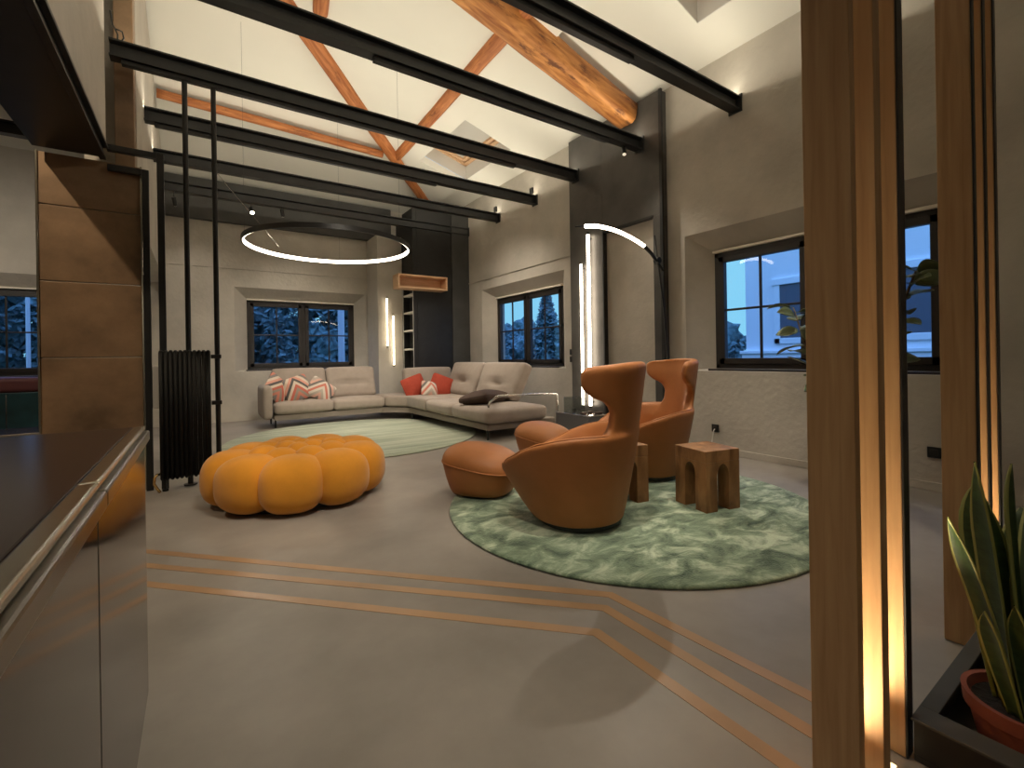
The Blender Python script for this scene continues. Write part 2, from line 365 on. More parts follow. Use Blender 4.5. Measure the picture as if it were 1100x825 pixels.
for i, (x0, x1, y0, y1) in enumerate(SKY):
    s_ = MB(); dz = 0.30
    i_ = .006; P = [rp(x0+i_, y0+i_), rp(x1-i_, y0+i_), rp(x1-i_, y1-i_), rp(x0+i_, y1-i_)]; Q = [(p[0], p[1], p[2]+dz) for p in P]
    for k in range(4): s_.poly([P[k], P[(k+1) % 4], Q[(k+1) % 4], Q[k]])
    sk = struct(s_.build('window_%d' % (10+i), m_white)); md = sk.modifiers.new('t', 'SOLIDIFY'); md.thickness = 0.004; md.offset = 0
    fr = MB()
    def bar(xa, xb, ya, yb):
        t = bmesh.new(); bmesh.ops.create_cube(t, size=1)
        for v in t.verts:
            x = xa+(v.co.x+.5)*(xb-xa); y = ya+(v.co.y+.5)*(yb-ya); v.co = Vector((x, y, rp(x, y)[2]+dz-.06+(v.co.z+.5)*.07))
        fr.join(t)
    for g, wd in ((0.0, .07), (0.10, .05)):
        bar(x0+g, x0+g+wd, y0+g, y1-g); bar(x1-g-wd, x1-g, y0+g, y1-g); bar(x0+g, x1-g, y0+g, y0+g+wd); bar(x0+g, x1-g, y1-g-wd, y1-g)
    fr.build('skylight_frame', m_shelfw, sk)
    gl = MB(); gl.poly([(p[0], p[1], p[2]-.02) for p in Q]); gl.build('blind', m_white, sk)

def wall_holes(name, mp, u0, u1, z0, z1, holes, depth, mt, fd=0.18):
    """mp(u, d, z)->world; holes: (inner frame u0,u1,z0,z1),(outer reveal u0,u1,z0,z1)"""
    W = MB(); hs = sorted(holes, key=lambda h: h[1][0])
    def face_layer(idx, d):
        u = u0
        for h in hs:
            a, b_, c0, c1 = h[idx]
            W.poly([mp(u, d, z0), mp(a, d, z0), mp(a, d, z1), mp(u, d, z1)])
            W.poly([mp(a, d, z0), mp(b_, d, z0), mp(b_, d, c0), mp(a, d, c0)])
            W.poly([mp(a, d, c1), mp(b_, d, c1), mp(b_, d, z1), mp(a, d, z1)])
            u = b_
        W.poly([mp(u, d, z0), mp(u1, d, z0), mp(u1, d, z1), mp(u, d, z1)])
    face_layer(1, 0); face_layer(0, depth)
    for h in hs:
        (a, b_, c0, c1), (A, B, C0, C1) = h
        I = [(a, c0), (b_, c0), (b_, c1), (a, c1)]; O = [(A, C0), (B, C0), (B, C1), (A, C1)]
        for k in range(4):
            l = (k+1) % 4
            W.poly([mp(O[k][0], 0, O[k][1]), mp(O[l][0], 0, O[l][1]), mp(I[l][0], fd, I[l][1]), mp(I[k][0], fd, I[k][1])])
            W.poly([mp(I[k][0], fd, I[k][1]), mp(I[l][0], fd, I[l][1]), mp(I[l][0], depth, I[l][1]), mp(I[k][0], depth, I[k][1])])
    for (ua, za, ub, zb) in ((u0, z0, u1, z0), (u0, z1, u1, z1), (u0, z0, u0, z1), (u1, z0, u1, z1)):
        W.poly([mp(ua, 0, za), mp(ub, 0, zb), mp(ub, depth, zb), mp(ua, depth, za)])
    bmesh.ops.remove_doubles(W.bm, verts=W.bm.verts[:], dist=1e-4)
    return struct(W.build(name, mt))
ZW0, ZW1 = 0.925, 2.25
win_n = [0]
def window(mp, a, b_, tilt=None, z0=ZW0, z1=ZW1, fd=0.18, sill=True):
    win_n[0] += 1
    root = bpy.data.objects.new('window_%d' % win_n[0], None); COL.objects.link(root); struct(root)
    root.location = mp((a+b_)/2, fd, z0)
    def bx(W, u0, u1, d0, d1, zz0, zz1, bev=0.004):
        p = mp(u0, d0, zz0); q = mp(u1, d1, zz1)
        W.box(min(p[0], q[0]), max(p[0], q[0]), min(p[1], q[1]), max(p[1], q[1]), zz0, zz1, bev)
    F = MB(); t = 0.05
    bx(F, a, a+t, fd, fd+.07, z0, z1); bx(F, b_-t, b_, fd, fd+.07, z0, z1); bx(F, a, b_, fd, fd+.07, z0, z0+t); bx(F, a, b_, fd, fd+.07, z1-t-.02, z1)
    mid = (a+b_)/2; bx(F, mid-.03, mid+.03, fd, fd+.07, z0, z1)
    F.build('frame', m_frame, root)
    P = MB(); bx(P, a, b_, fd-.045, fd+.0, z1-.024, z1+.002, 0.002); P.build('blind_rail', m_pale, root)
    for (s0, s1) in ((a+t, mid-.03), (mid+.03, b_-t)):
        S = MB(); w_ = 0.065; y0, y1 = z0+t, z1-t-.02
        bx(S, s0, s0+w_, fd-.012, fd+.05, y0, y1); bx(S, s1-w_, s1, fd-.012, fd+.05, y0, y1)
        bx(S, s0, s1, fd-.012, fd+.05, y0, y0+w_); bx(S, s0, s1, fd-.012, fd+.05, y1-w_, y1)
        ms = (s0+s1)/2; mz = (y0+y1)/2
        bx(S, ms-.012, ms+.012, fd+.005, fd+.03, y0+w_, y1-w_); bx(S, s0+w_, s1-w_, fd+.005, fd+.03, mz-.012, mz+.012)
        so = S.build('sash', m_frame, root)
        G = MB(); G.poly([mp(s0+w_, fd+.02, y0+w_), mp(s1-w_, fd+.02, y0+w_), mp(s1-w_, fd+.02, y1-w_), mp(s0+w_, fd+.02, y1-w_)])
        G.build('pane', m_glass, so)
    H_ = MB(); bx(H_, a-.0, a+.045, fd-.035, fd-.0, (z0+z1)/2-.02, (z0+z1)/2+.02); H_.build('hinge', m_black, root)
    if sill:
        S = MB(); bx(S, a-.03, b_+.0, .02, fd+.02, z0-.022, z0-.001, .003); S.build('sill', m_frame, root)
    return root
mpR = lambda u, d, z: (XR+d, u, z)
mpF = lambda u, d, z: (u, YF+d, z)
nearw = ((1.06, 3.05, ZW0, ZW1), (0.80, 3.31, 0.90, 2.46))
farw = ((5.69, 7.68, ZW0, ZW1), (5.45, 7.97, 0.90, 2.43))
wall_holes('wall_right', mpR, YB-.3, YF+.35, 0, EAVE, [nearw, farw], 0.35, m_plaster)
fw1 = ((0.76, 2.72, ZW0, ZW1), (0.55, 2.92, 0.90, 2.44))
fw2 = ((-3.82, -1.86, ZW0, ZW1), (-4.02, -1.66, 0.90, 2.44))
wall_holes('wall_far', mpF, XL-.3, XR, 0, EAVE+.0, [fw2, fw1], 0.35, m_plaster)
for h, mp in ((nearw, mpR), (farw, mpR), (fw1, mpF), (fw2, mpF)): window(mp, h[0][0], h[0][1])
# left outer wall of the kitchen bay, back gable
struct(MB().box(XL-.3, XL, YB-.3, YF, 0, zl).build('wall_left', m_plaster))
g = MB(); top = EAVE+SL*(XR-RX)
for y in (YB, YB-.3): g.poly([(XL, y, 0), (XR, y, 0), (XR, y, EAVE), (RX, y, top), (XL, y, zl)])
g.poly([(XL, YB, zl), (RX, YB, top), (RX, YB-.3, top), (XL, YB-.3, zl)]); g.poly([(XR, YB, EAVE), (RX, YB, top), (RX, YB-.3, top), (XR, YB-.3, EAVE)])
struct(g.build('wall_back', m_plaster))
# concrete upper wall on the left, carried by the black lintel
def upper_wall(name, x0, x1, y0, y1, zb):
    U = MB(); ys = [y0] + [y for y in (5.235,) if y0 < y < y1] + [y1]
    for ya, yb in zip(ys, ys[1:]):
        lo = [(x0, ya, zb), (x1, ya, zb), (x1, yb, zb), (x0, yb, zb)]
        hi = [(x, y, roof(x, y)+.02) for x, y, _ in lo]
        U.poly(lo); U.poly(hi)
        for k in range(4): U.poly([lo[k], lo[(k+1) % 4], hi[(k+1) % 4], hi[k]])
    return struct(U.build(name, m_plaster))
upper_wall('wall_upper_left', -1.02, -0.60, YB, 4.96, 2.872)
upper_wall('wall_lintel_left', -0.80, -0.44, 5.42, YF-.002, 2.43)
# slim ledges running round the plaster walls
t_ = MB(); t_.box(XR-.02, XR-.001, 5.26, 8.48, 2.615, 2.635); struct(t_.build('trim_1', m_plaster))
t_ = MB(); t_.box(-.42, 2.94, YF-.02, YF-.001, 2.76, 2.785); struct(t_.build('trim_2', m_plaster))
t_ = MB(); t_.box(XR-.012, XR-.001, YB, 3.50, 0.001, 0.07, .003); t_.box(XR-.012, XR-.001, 5.28, 8.48, 0.001, 0.07, .003); struct(t_.build('baseboard_right', m_plaster))
t_ = MB(); t_.box(XL+.01, 2.94, YF-.012, YF-.001, 0.001, 0.07, .003); struct(t_.build('baseboard_far', m_plaster))
# dark steel band along the top of the far wall
t_ = MB(); t_.box(-.43, 3.46, YF-.10, YF-.001, 3.57, EAVE-.01, .006); struct(t_.build('trim_3', m_slate))
# pier beside the far window
t_ = MB(); t_.box(2.955, 3.465, 9.05, YF-.001, 0.001, 3.56, .01); struct(t_.build('wall_pier', m_plaster))
# oak strips let into the floor
def strip(pts, wdt):
    S = MB(); n = []
    pts = [Vector((*p, 0)) for p in pts]
    L_ = []; R_ = []
    for i, p in enumerate(pts):
        d0 = (pts[i]-pts[i-1]).normalized() if i else (pts[1]-pts[0]).normalized()
        d1 = (pts[i+1]-pts[i]).normalized() if i < len(pts)-1 else d0
        n0 = Vector((-d0.y, d0.x, 0)); n1 = Vector((-d1.y, d1.x, 0)); mi = (n0+n1).normalized(); k = wdt/2/max(.3, mi.dot(n0))
        L_.append(p+mi*k); R_.append(p-mi*k)
    for i in range(len(pts)-1):
        lo = [R_[i], R_[i+1], L_[i+1], L_[i]]
        S.prism([(v.x, v.y) for v in lo], -0.01, 0.0016)
    return S
for k, (pts) in enumerate(([(1.60, -1.2), (1.60, 0.7), (1.545, 1.505), (-.30, 3.46), (-1.2, 4.42)],
                           [(1.45, -1.2), (1.45, 0.65), (1.445, 1.44), (-.30, 3.24), (-1.2, 4.17)],
                           [(1.28, -1.2), (1.28, 0.6), (1.29, 1.335), (-.30, 2.995), (-1.2, 3.91)])):
    struct(strip(pts, 0.048).build('trim_%d' % (4+k), m_inlay))

# ------------------------------------------------------------------ steel beams and timber
names = ['black steel ceiling beam nearest the camera, ending on the right wall beside the near skylight',
         'black steel beam crossing in front of the thick timber rafter, ending on the dark steel wall panel',
         'black steel ceiling beam that the two tall black poles hang from at left',
         'black steel ceiling beam passing just in front of the far skylight, fourth from the camera',
         'black steel ceiling beam fifth from the camera, in front of the bookcase top',
         'unlit black steel ceiling beam farthest from the camera, close to the window wall']
for i, by in enumerate(BEAM_Y):
    x0 = -0.575 if i < 3 else -0.435
    x1 = XR-.004 if i not in (1, 2) else 4.575
    if i == 5: x1 = XR-.004
    root = thing('steel_beam', names[i], 'beam', ((x0+x1)/2, by, BEAM_B), 0, 'black steel ceiling beams')
    # I section: two flanges and a web
    W = MB(); hw = 0.055
    prof = [(-hw, BEAM_B), (hw, BEAM_B), (hw, BEAM_B+.014), (.008, BEAM_B+.024), (.008, BEAM_T-.024), (hw, BEAM_T-.014), (hw, BEAM_T), (-hw, BEAM_T), (-hw, BEAM_T-.014), (-.008, BEAM_T-.024), (-.008, BEAM_B+.024), (-hw, BEAM_B+.014)]
    a = [W.bm.verts.new((x0, by+p, z)) for p, z in prof]; b_ = [W.bm.verts.new((x1, by+p, z)) for p, z in prof]
    W.bm.faces.new(a); W.bm.faces.new(b_)
    for k in range(len(prof)): W.bm.faces.new((a[k], a[(k+1) % 12], b_[(k+1) % 12], b_[k]))
    W.build('girder', m_black, root)
    if i == 3: girder4 = root
    # end plate
    E_ = MB(); E_.box(x1-.012, x1, by-.075, by+.075, BEAM_B-.02, BEAM_T+.02, .003); E_.build('end_plate', m_black, root)
    rail = {0: (-.5, 3.1), 1: (1.25, 4.0), 2: (-.5, 3.5), 3: (-.35, 2.9)}.get(i)
    if rail:
        T = MB(); T.box(rail[0], rail[1], by-.03, by+.03, BEAM_B-.036, BEAM_B-.001, .004); T.build('track_rail', m_black, root)
kbeam = thing('steel_beam', 'short black steel beam over the kitchen bay at the far left edge', 'beam', (-2.5, 7.31, BEAM_B), 0, 'black steel ceiling beams')
MB().box(XL+.004, -.81, 7.255, 7.365, BEAM_B, BEAM_B+.016, .002).box(XL+.004, -.81, 7.255, 7.365, BEAM_T-.016, BEAM_T, .002).box(XL+.004, -.81, 7.30, 7.32, BEAM_B+.016, BEAM_T-.016).build('girder', m_black, kbeam)
# small junction boxes on the right wall at two beam ends
for by, lab in ((6.24, 'small black junction box on the wall above the fourth ceiling beam end'), (7.38, 'small black junction box on the wall above the fifth ceiling beam end')):
    B = MB(); B.box(XR-.035, XR-.001, by-.04, by+.04, BEAM_T+.06, BEAM_T+.16, .006)
    tag(recenter(B.build('junction_box', m_black)), lab, 'junction box', 'junction boxes at beam ends')
# thin hook at the left end of the third beam
tag(recenter(MB().tube([(-.52, 5.0, BEAM_T), (-.52, 5.0, BEAM_T+.06), (-.55, 5.0, BEAM_T+.13), (-.565, 5.0, BEAM_T+.24)], .006, 8).tube([(-.53, 5.0, BEAM_T+.10), (-.49, 5.0, BEAM_T+.09), (-.48, 5.0, BEAM_T+.04), (-.50, 5.0, BEAM_T+.001)], .006, 8).build('cable_hook', m_black)), 'looped black cable end standing up on the left end of a ceiling beam', 'cable')

def log(name, p0, p1, r0, r1, label, square=0.5, seed=1, material=None):
    """a hand hewn log between two points"""
    p0, p1 = Vector(p0), Vector(p1); L_ = (p1-p0).length; n = 26; k = 20
    X = (p1-p0).normalized(); Z = Vector((0, 0, 1)); Z = (Z-X*Z.dot(X)).normalized(); Y = Z.cross(X)
    W = MB(); rings = []
    for i in range(n+1):
        f_ = i/n; r = r0+(r1-r0)*f_; ring = []
        for j in range(k):
            a = 2*PI*j/k; ca, sa = math.cos(a), math.sin(a)
            q = (abs(ca)**(2/(1-square*.6))+abs(sa)**(2/(1-square*.6)))**(-(1-square*.6)/2)
            rr_ = r*(1+(q-1)*square*1.2)*(1+0.10*noise.noise(Vector((f_*L_*1.1+seed*7, ca*.8, sa*.8)))+.03*noise.noise(Vector((f_*L_*4+seed, ca*3, sa*3))))
            ring.append(W.bm.verts.new((f_*L_, ca*rr_, sa*rr_)))
        rings.append(ring)
    for a, b_ in zip(rings, rings[1:]):
        for j in range(k): W.bm.faces.new((a[j], a[(j+1) % k], b_[(j+1) % k], b_[j]))
    W.bm.faces.new(rings[0][::-1]); W.bm.faces.new(rings[-1])
    o = W.build(name, material or m_log, smooth=True)
    M = Matrix((X, Y, Z)).transposed(); o.rotation_euler = M.to_euler(); o.location = p0
    return tag(o, label, 'rafter')
log('timber_rafter', (4.56, 4.00, 4.13), (0.55, 4.08, 5.33), 0.145, 0.155, 'thick rough hewn timber rafter ending at the top of the dark steel wall panel', 0.93, 1, m_biglog)
log('timber_rafter', (4.42, 9.44, 4.265), (0.35, 5.38, 5.48), 0.10, 0.12, 'reddish timber hip rafter rising from the far right corner over the bookcase', 0.5, 2)
log('timber_purlin', (2.98, 8.02, 4.69), (2.87, 3.72, 4.72), 0.08, 0.09, 'slim reddish timber purlin running from the hip rafter to the thick rafter', 0.3, 3)
log('timber_purlin', (-.42, 7.84, 4.74), (2.72, 7.96, 4.68), 0.06, 0.06, 'slim reddish timber purlin on the far slope, left of the hip rafter', 0.3, 4)
log('timber_rafter', (1.24, 5.72, 5.19), (1.04, 4.3, 5.25), 0.085, 0.085, 'short reddish timber rafter meeting the hip rafter at the top of the photo', 0.4, 5)

# dark steel wall panel with doorway, on the right wall
root = thing('wall_panel', 'tall dark steel panel with a doorway on the right wall behind the arc lamp', 'panel', (4.64, 4.4, 0))
px0, px1 = 4.585, XR-.002
P = MB()
zt_, yl, yr = 4.255, 5.17, 3.54
def pan(y0, y1, z0, z1): P.box(px0, px1, y0, y1, z0, z1, .003)
pan(4.50, yl, 0.002, zt_); pan(yr, 4.50, 2.765, zt_); pan(yr, 3.66, 0.002, 2.765)
P.build('steel_sheet', m_dsteel, root)
T = MB(); T.box(px0-.012, px0+.02, yr-.03, yr+.01, 0.002, zt_, .002); T.build('edge_profile', m_black, root)
T = MB(); T.box(px0+.075, px1-.004, 3.66, 4.50, 0.004, 2.763, .002); T.build('niche_back', m_plaster, root)
T = MB(); T.box(px0-.006, px0+.06, 4.49, 4.515, .004, 2.77, .002); T.box(px0-.006, px0+.06, 3.655, 4.515, 2.755, 2.785, .002); T.build('door_frame', m_black, root)

# ------------------------------------------------------------------ left side: black lintel, bronze pier, portal frames, poles, radiator
L_ = MB(); L_.box(-1.035, -0.62, YB+.02, 4.98, 2.775, 2.870, .005); root = thing('lintel_beam', 'wide black steel lintel under the concrete wall at upper left', 'beam', (-.8, 0.8, 2.8))
L_.build('girder', m_black, root); MB().box(-.64, -.60, YB+.02, 4.96, 2.750, 2.774, .003).build('lower_flange', m_black, root); MB().box(-.619, -.585, YB+.02, 4.96, 2.845, 2.869, .003).build('upper_flange', m_black, root)
root = thing('bronze_pier', 'brown bronze clad pier between the glossy island and the black radiator', 'pier', (-.70, 5.2, 0))
zs = [0.002, 0.42, 1.145, 1.755, 2.36, 2.773]
for z0, z1 in zip(zs, zs[1:]):
    MB().box(-1.02, -.395, 5.06, 5.38, z0+.004, z1-.004, .004).build('panel', m_corten, root)
MB().box(-1.01, -.405, 5.07, 5.37,   .002, 2.77).build('core', m_gold, root)
for xa, xb in ((-1.035, -1.021), (-.394, -.382)): MB().box(xa, xb, 5.05, 5.38, .002, 2.773, .002).build('edge_trim', m_gold, root)
tag(recenter(MB().box(-.575, -.441, 5.24, 5.40, 2.80, roof(-.575, 5.24)-.03, .006).build('timber_post', m_corten)), 'brown timber post rising to the roof at left, behind the third ceiling beam', 'post')
root = thing('portal_frame', 'tall black steel portal frame standing left of the radiator', 'frame', (-.25, 5.02, 0))
MB().box(-.275, -.225, 4.99, 5.04, .002, 2.90, .003).build('upright', m_black, root)
MB().box(-.60, -.275, 4.99, 5.04, 2.85, 2.90, .003).build('crossbar', m_black, root)
root = thing('portal_frame', 'shorter black steel portal frame against the edge of the bronze pier', 'frame', (-.35, 5.03, 0))
MB().box(-.378, -.33, 5.0, 5.045, .002, 2.74, .003).build('upright', m_black, root)
MB().box(-.60, -.378, 5.0, 5.045, 2.69, 2.74, .003).build('crossbar', m_black, root)
tag(recenter(MB().box(-.328, -.277, 5.005, 5.035, .70, 1.065, .004).build('switch_panel', m_white)), 'narrow pale panel between the two black portal uprights', 'panel')
for x, lab in ((-.07, 'black steel pole running from the ceiling beam down behind the radiator middle'), (.145, 'black steel pole running from the ceiling beam to the floor at the radiator right edge')):
    root = thing('steel_pole', lab, 'pole', (x, 5.02, 0), 0, 'black steel poles')
    MB().tube([(x, 5.02, .004), (x, 5.02, BEAM_B-.001 - .036)], .021, 14).build('shaft', m_black, root, 'auto')
    MB().lathe([(0, .002), (.05, .002), (.05, .014), (0, .014)], (x, 5.02, 0), 20).build('floor_flange', m_black, root, 'auto')
    if x > 0:
        for z in (1.14, .72): MB().box(x-.05, x+.03, 4.99, 5.05, z-.018, z+.018, .004).build('bracket', m_black, root)
root = thing('radiator', 'tall black column radiator beside the two black poles', 'radiator', (-.09, 4.915, 0))
n = 11
for k in range(n):
    x = -.262+k*.0335
    MB().tube([(x, 4.89, .11), (x, 4.89, 1.18)], .0166, 10).tube([(x, 4.94, .11), (x, 4.94, 1.18)], .0166, 10).ellipsoid((x, 4.915, 1.18), (.0166, .045, .02), 0, 12, 8).ellipsoid((x, 4.915, .11), (.0166, .045, .02), 0, 12, 8).build('column', m_rad, root, True)
for z in (1.165, .125): MB().tube([(-.275, 4.915, z), (.085, 4.915, z)], .022, 10).build('header', m_black, root, True)
for x in (-.245, .055): MB().tube([(x, 4.915, .002), (x, 4.915, .12)], .014, 10).lathe([(0, .001), (.022, .001), (.022, .02), (0, .02)], (x, 4.915, 0), 14).build('foot', m_black, root, 'auto')
MB().tube([(-.275, 4.91, .15), (-.30, 4.89, .15), (-.315, 4.87, .13), (-.318, 4.865, .08), (-.30, 4.87, .04), (-.28, 4.88, .003)], .011, 10).build('valve_pipe', m_brass, root, True)

# kitchen island at the left edge
root = thing('kitchen_island', 'glossy dark kitchen island with champagne metal edge at the left', 'kitchen island', (-.6, .5, 0))
MB().box(-1.5, -.181, -1.4, 1.965, .84, .886, .003).build('worktop', m_island, root)
for ya, yb in ((-1.4, 1.096), (1.102, 1.968)):
    MB().box(-.180, -.150, ya, yb, .872, .8875, .004).build('top_trim', m_gold, root)
    MB().box(-.172, -.138, ya, yb, .838, .8715, .005).build('front_trim', m_trim, root)
MB().box(-1.48, -.19, -1.38, 1.95, .06, .838, .003).box(-1.44, -.22, -1.34, 1.91, .002, .06).build('carcass', m_black, root)
ys = [-1.38, -.62, .32, 1.085, 1.95]
for y0, y1 in zip(ys, ys[1:]):
    MB().box(-.19, -.150, y0+.003, y1-.003, .012, .835, .004).build('door', m_door, root)

# linear pendant added over the island as fill light, outside the view
MB().box(-.98, -.92, -1.72, -.08, 2.18, 2.21, .004).tube([(-.95, -1.5, 2.21), (-.95, -1.5, roof(-.95, -1.5)-.01)], .004, 6).tube([(-.95, -.3, 2.21), (-.95, -.3, roof(-.95, -.3)-.01)], .004, 6).build('trim_10', m_black)['kind'] = 'structure'
# kitchen things far behind, seen left of the pier
root = thing('sideboard', 'long dark low sideboard with pale edges far behind the island, left of the bronze pier', 'sideboard', (-2.2, 7.2, 0))
MB().box(-3.4, -1.05, 6.9, 7.5, .002, .34, .005).build('carcass', m_black, root)
MB().box(-3.42, -1.03, 6.88, 7.52, .342, .372, .004).build('top', m_island, root)
MB().box(-3.42, -1.03, 6.866, 6.879, .342, .372, .003).build('edge_strip', m_gold, root); MB().box(-3.40, -1.05, 6.882, 6.899, .16, .18, .002).build('edge_strip', m_gold, root)
root = thing('low_cabinet', 'dark teal low cabinet under the leftmost window', 'cabinet', (-2.2, 9.4, 0))
MB().box(-3.3, -1.1, 9.2, 9.66, .03, .70, .006).build('body', m_cush, root); MB().box(-3.25, -1.15, 9.24, 9.66, .002, .03).build('plinth', m_black, root)
for x in (-2.75, -2.2, -1.65): MB().box(x-.006, x+.006, 9.192, 9.2, .05, .68, .001).build('door_gap', m_chrome, root)
tag(recenter(MB().cushion((-2.25, 9.42, .80), (.95, .30, .20), .05, (0, 0, .02)).build('seat_cushion', m_dred, smooth=True)), 'dull red long cushion lying on the teal cabinet under the leftmost window', 'cushion')

# ------------------------------------------------------------------ bookcase block, shelf, tube lights
root = thing('bookcase', 'tall black bookcase block with open pigeonholes in the far right corner', 'bookcase', (4.1, 9.0, 0))
BT = 4.02
W = MB(); W.box(3.60, XR-.003, 8.50, YF-.003, .002, BT, .004); W.box(3.475, 3.60, 8.50, 9.04, 2.60, BT, .003)
W.box(3.475, 3.60, 8.50, 8.53, .002, 2.60, .002).box(3.475, 3.60, 9.01, 9.04, .002, 2.60, .002)
W.build('carcass', m_black, root)
MB().box(3.55, 4.30, 8.488, 8.499, .01, BT-.02, .002).build('front_panel', m_black, root)
MB().box(4.31, XR-.003, 8.47, 8.499, .002, BT-.01, .003).build('side_panel', m_slate, root)
for z in (.45, .85, 1.25, 1.62, 1.98, 2.33): MB().box(3.474, 3.60, 8.531, 9.009, z, z+.035, .003).build('shelf_board', m_white, root)
for ya in (8.50, 9.025): MB().box(3.466, 3.474, ya, ya+.015, .01, 2.59, .001).build('edge_strip', m_white, root)
root = thing('wall_shelf', 'open pale oak box shelf fixed high on the black bookcase', 'shelf', (3.55, 8.33, 2.4))
x0, x1, y0, y1, z0, z1 = 3.06, 4.06, 8.18, 8.468, 2.40, 2.66
MB().box(x0, x1, y0, y1, z1-.028, z1, .003).build('top_board', m_shelfw, root)
MB().box(x0, x1, y0, y1, z0, z0+.028, .003).build('bottom_board', m_shelfw, root)
MB().box(x0, x0+.028, y0, y1, z0+.028, z1-.028, .002).build('end_board', m_shelfw, root)
MB().box(x1-.028, x1, y0, y1, z0+.028, z1-.028, .002).build('end_board', m_shelfw, root)
MB().box(x0+.028, x1-.028, y1-.02, y1, z0+.028, z1-.028, .002).build('back_board', m_shelfw, root)
def tube_light(p, z0, z1, axis, mt, label, group, r=.014):
    root = thing('tube_light', label, 'light', (p[0], p[1], z0), 0, group)
    MB().tube([(p[0], p[1], z0+.03), (p[0], p[1], z1-.03)], r, 14).build('diffuser', mt, root, 'auto')
    for za, zb in ((z0, z0+.03), (z1-.03, z1)): MB().tube([(p[0], p[1], za), (p[0], p[1], zb)], r*1.1, 14).build('end_cap', m_black, root, 'auto')
    q = (p[0]+axis[0]*(r*1.05), p[1]+axis[1]*(r*1.05))
    for z in (z0+.08, z1-.08): MB().box(min(p[0], p[0]+axis[0]*.05)-.006, max(p[0], p[0]+axis[0]*.05)+.006, min(p[1], p[1]+axis[1]*.05)-.006, max(p[1], p[1]+axis[1]*.05)+.006, z-.012, z+.012).build('bracket', m_black, root)
tube_light((3.122, 9.0), 1.31, 2.32, (0, 1), m_tube2, 'left and higher of the two glowing tubes beside the bookcase', 'slim tube lights by the bookcase')
tube_light((3.25, 9.0), .93, 1.98, (0, 1), m_tube2, 'right and lower of the two glowing tubes beside the bookcase', 'slim tube lights by the bookcase')
tube_light((4.53, 4.88), .36, 2.42, (1, 0), m_tube, 'shorter glowing tube at left on the dark steel panel above the side table', 'tall tube lights on the steel panel', .019)
tube_light((4.53, 4.73), .36, 2.81, (1, 0), m_tube, 'longer glowing tube next to the doorway on the dark steel panel', 'tall tube lights on the steel panel', .022)

# ring pendant
root = thing('ring_pendant', 'large black ring pendant lamp glowing on its inner side', 'pendant lamp', (1.54, 6.70, 2.64))
cx, cy, cz, rad = 1.54, 6.70, 2.66, 1.06
def ring(r0, r1, z0, z1):
    W = MB(); n = 96
    rings = [[W.bm.verts.new((cx+r*math.cos(2*PI*k/n), cy+r*math.sin(2*PI*k/n), z)) for k in range(n)] for r, z in ((r0, z0), (r1, z0), (r1, z1), (r0, z1))]
    for a, b_ in zip(rings, rings[1:]+rings[:1]):
        for k in range(n): W.bm.faces.new((a[k], a[(k+1) % n], b_[(k+1) % n], b_[k]))
    return W
ring(rad, rad+.018, cz-.03, cz+.03).build('hoop', m_black, root, 'auto')
ring(rad-.012, rad-.0005, cz-.024, cz+.024).build('diffuser', m_ring, root, 'auto')
for a in (R(70), R(190), R(310)):
    x, y = cx+(rad+.009)*math.cos(a), cy+(rad+.009)*math.sin(a)
    MB().tube([(x, y, cz+.028), (x, y, roof(x, y)-.002)], .0013, 6).build('suspension_wire', m_black, root)
tag(recenter(MB().tube([(0.219, 7.29, 3.628), (0.975, 7.29, 2.712)], .004, 6).build('lamp_cable', m_chrome)), 'thin pale cable running diagonally from a beam down towards the ring pendant', 'cable')

# spotlights, the added fill ones included
slabels = ['added spotlight on the unseen beam above the armchairs', 'added spotlight on the unseen beam aimed at the left sofa',
           'black spotlight at the right end of the second beam by the steel panel', 'added spotlight hidden behind the fourth beam above the pale rug',
           'added spotlight hidden behind the fourth beam above the right sofa side', 'black spotlight under the farthest beam right of the glowing one',
           'black spotlight at the left end of the farthest beam', 'lit spotlight shining towards the camera under the farthest beam',
           'added spotlight at the left part of the unseen beam'] + [None]*6
# a beam added outside the view, hidden by the slats, to carry fill spotlights
hb = struct(MB().box(-.58, XR-.004, 1.445, 1.555, BEAM_T-.016, BEAM_T).box(-.58, XR-.004, 1.445, 1.555, BEAM_B, BEAM_B+.016).box(-.58, XR-.004, 1.492, 1.508, BEAM_B+.016, BEAM_T-.016).box(-.5, XR-.3, 1.47, 1.53, BEAM_B-.036, BEAM_B-.001).build('trim_9', m_black))
for i, (p, t, e, a_) in enumerate(SPOTS):
    p = Vector(p); d = (Vector(t)-p).normalized(); q = p - d*.10
    root = thing('spotlight', slabels[i], 'spotlight', p, 0, 'black ceiling spotlights') if i in (2, 5, 6, 7) else (girder4 if i in (3, 4) else (kbeam if i == 14 else hb))
    bt = BEAM_B-.002 if i in (5, 6, 7, 14) else BEAM_B-.038
    if i in (3, 4): MB().tube([(q.x, q.y, q.z), (q.x, 6.17, q.z)], .008, 8).build('stem', m_black, root)
    else: MB().tube([(q.x, q.y, q.z), (q.x, q.y, bt)], .008, 8).build('stem', m_black, root)
    C_ = MB(); C_.tube([q-d*.03, p-d*.004], .028, 16); C_.build('housing', m_black, root, 'auto')
    MB().tube([p-d*.004, p-d*.002], .03 if i == 7 else .022, 16).build('lens', m_bulb if i == 7 else m_lens, root)

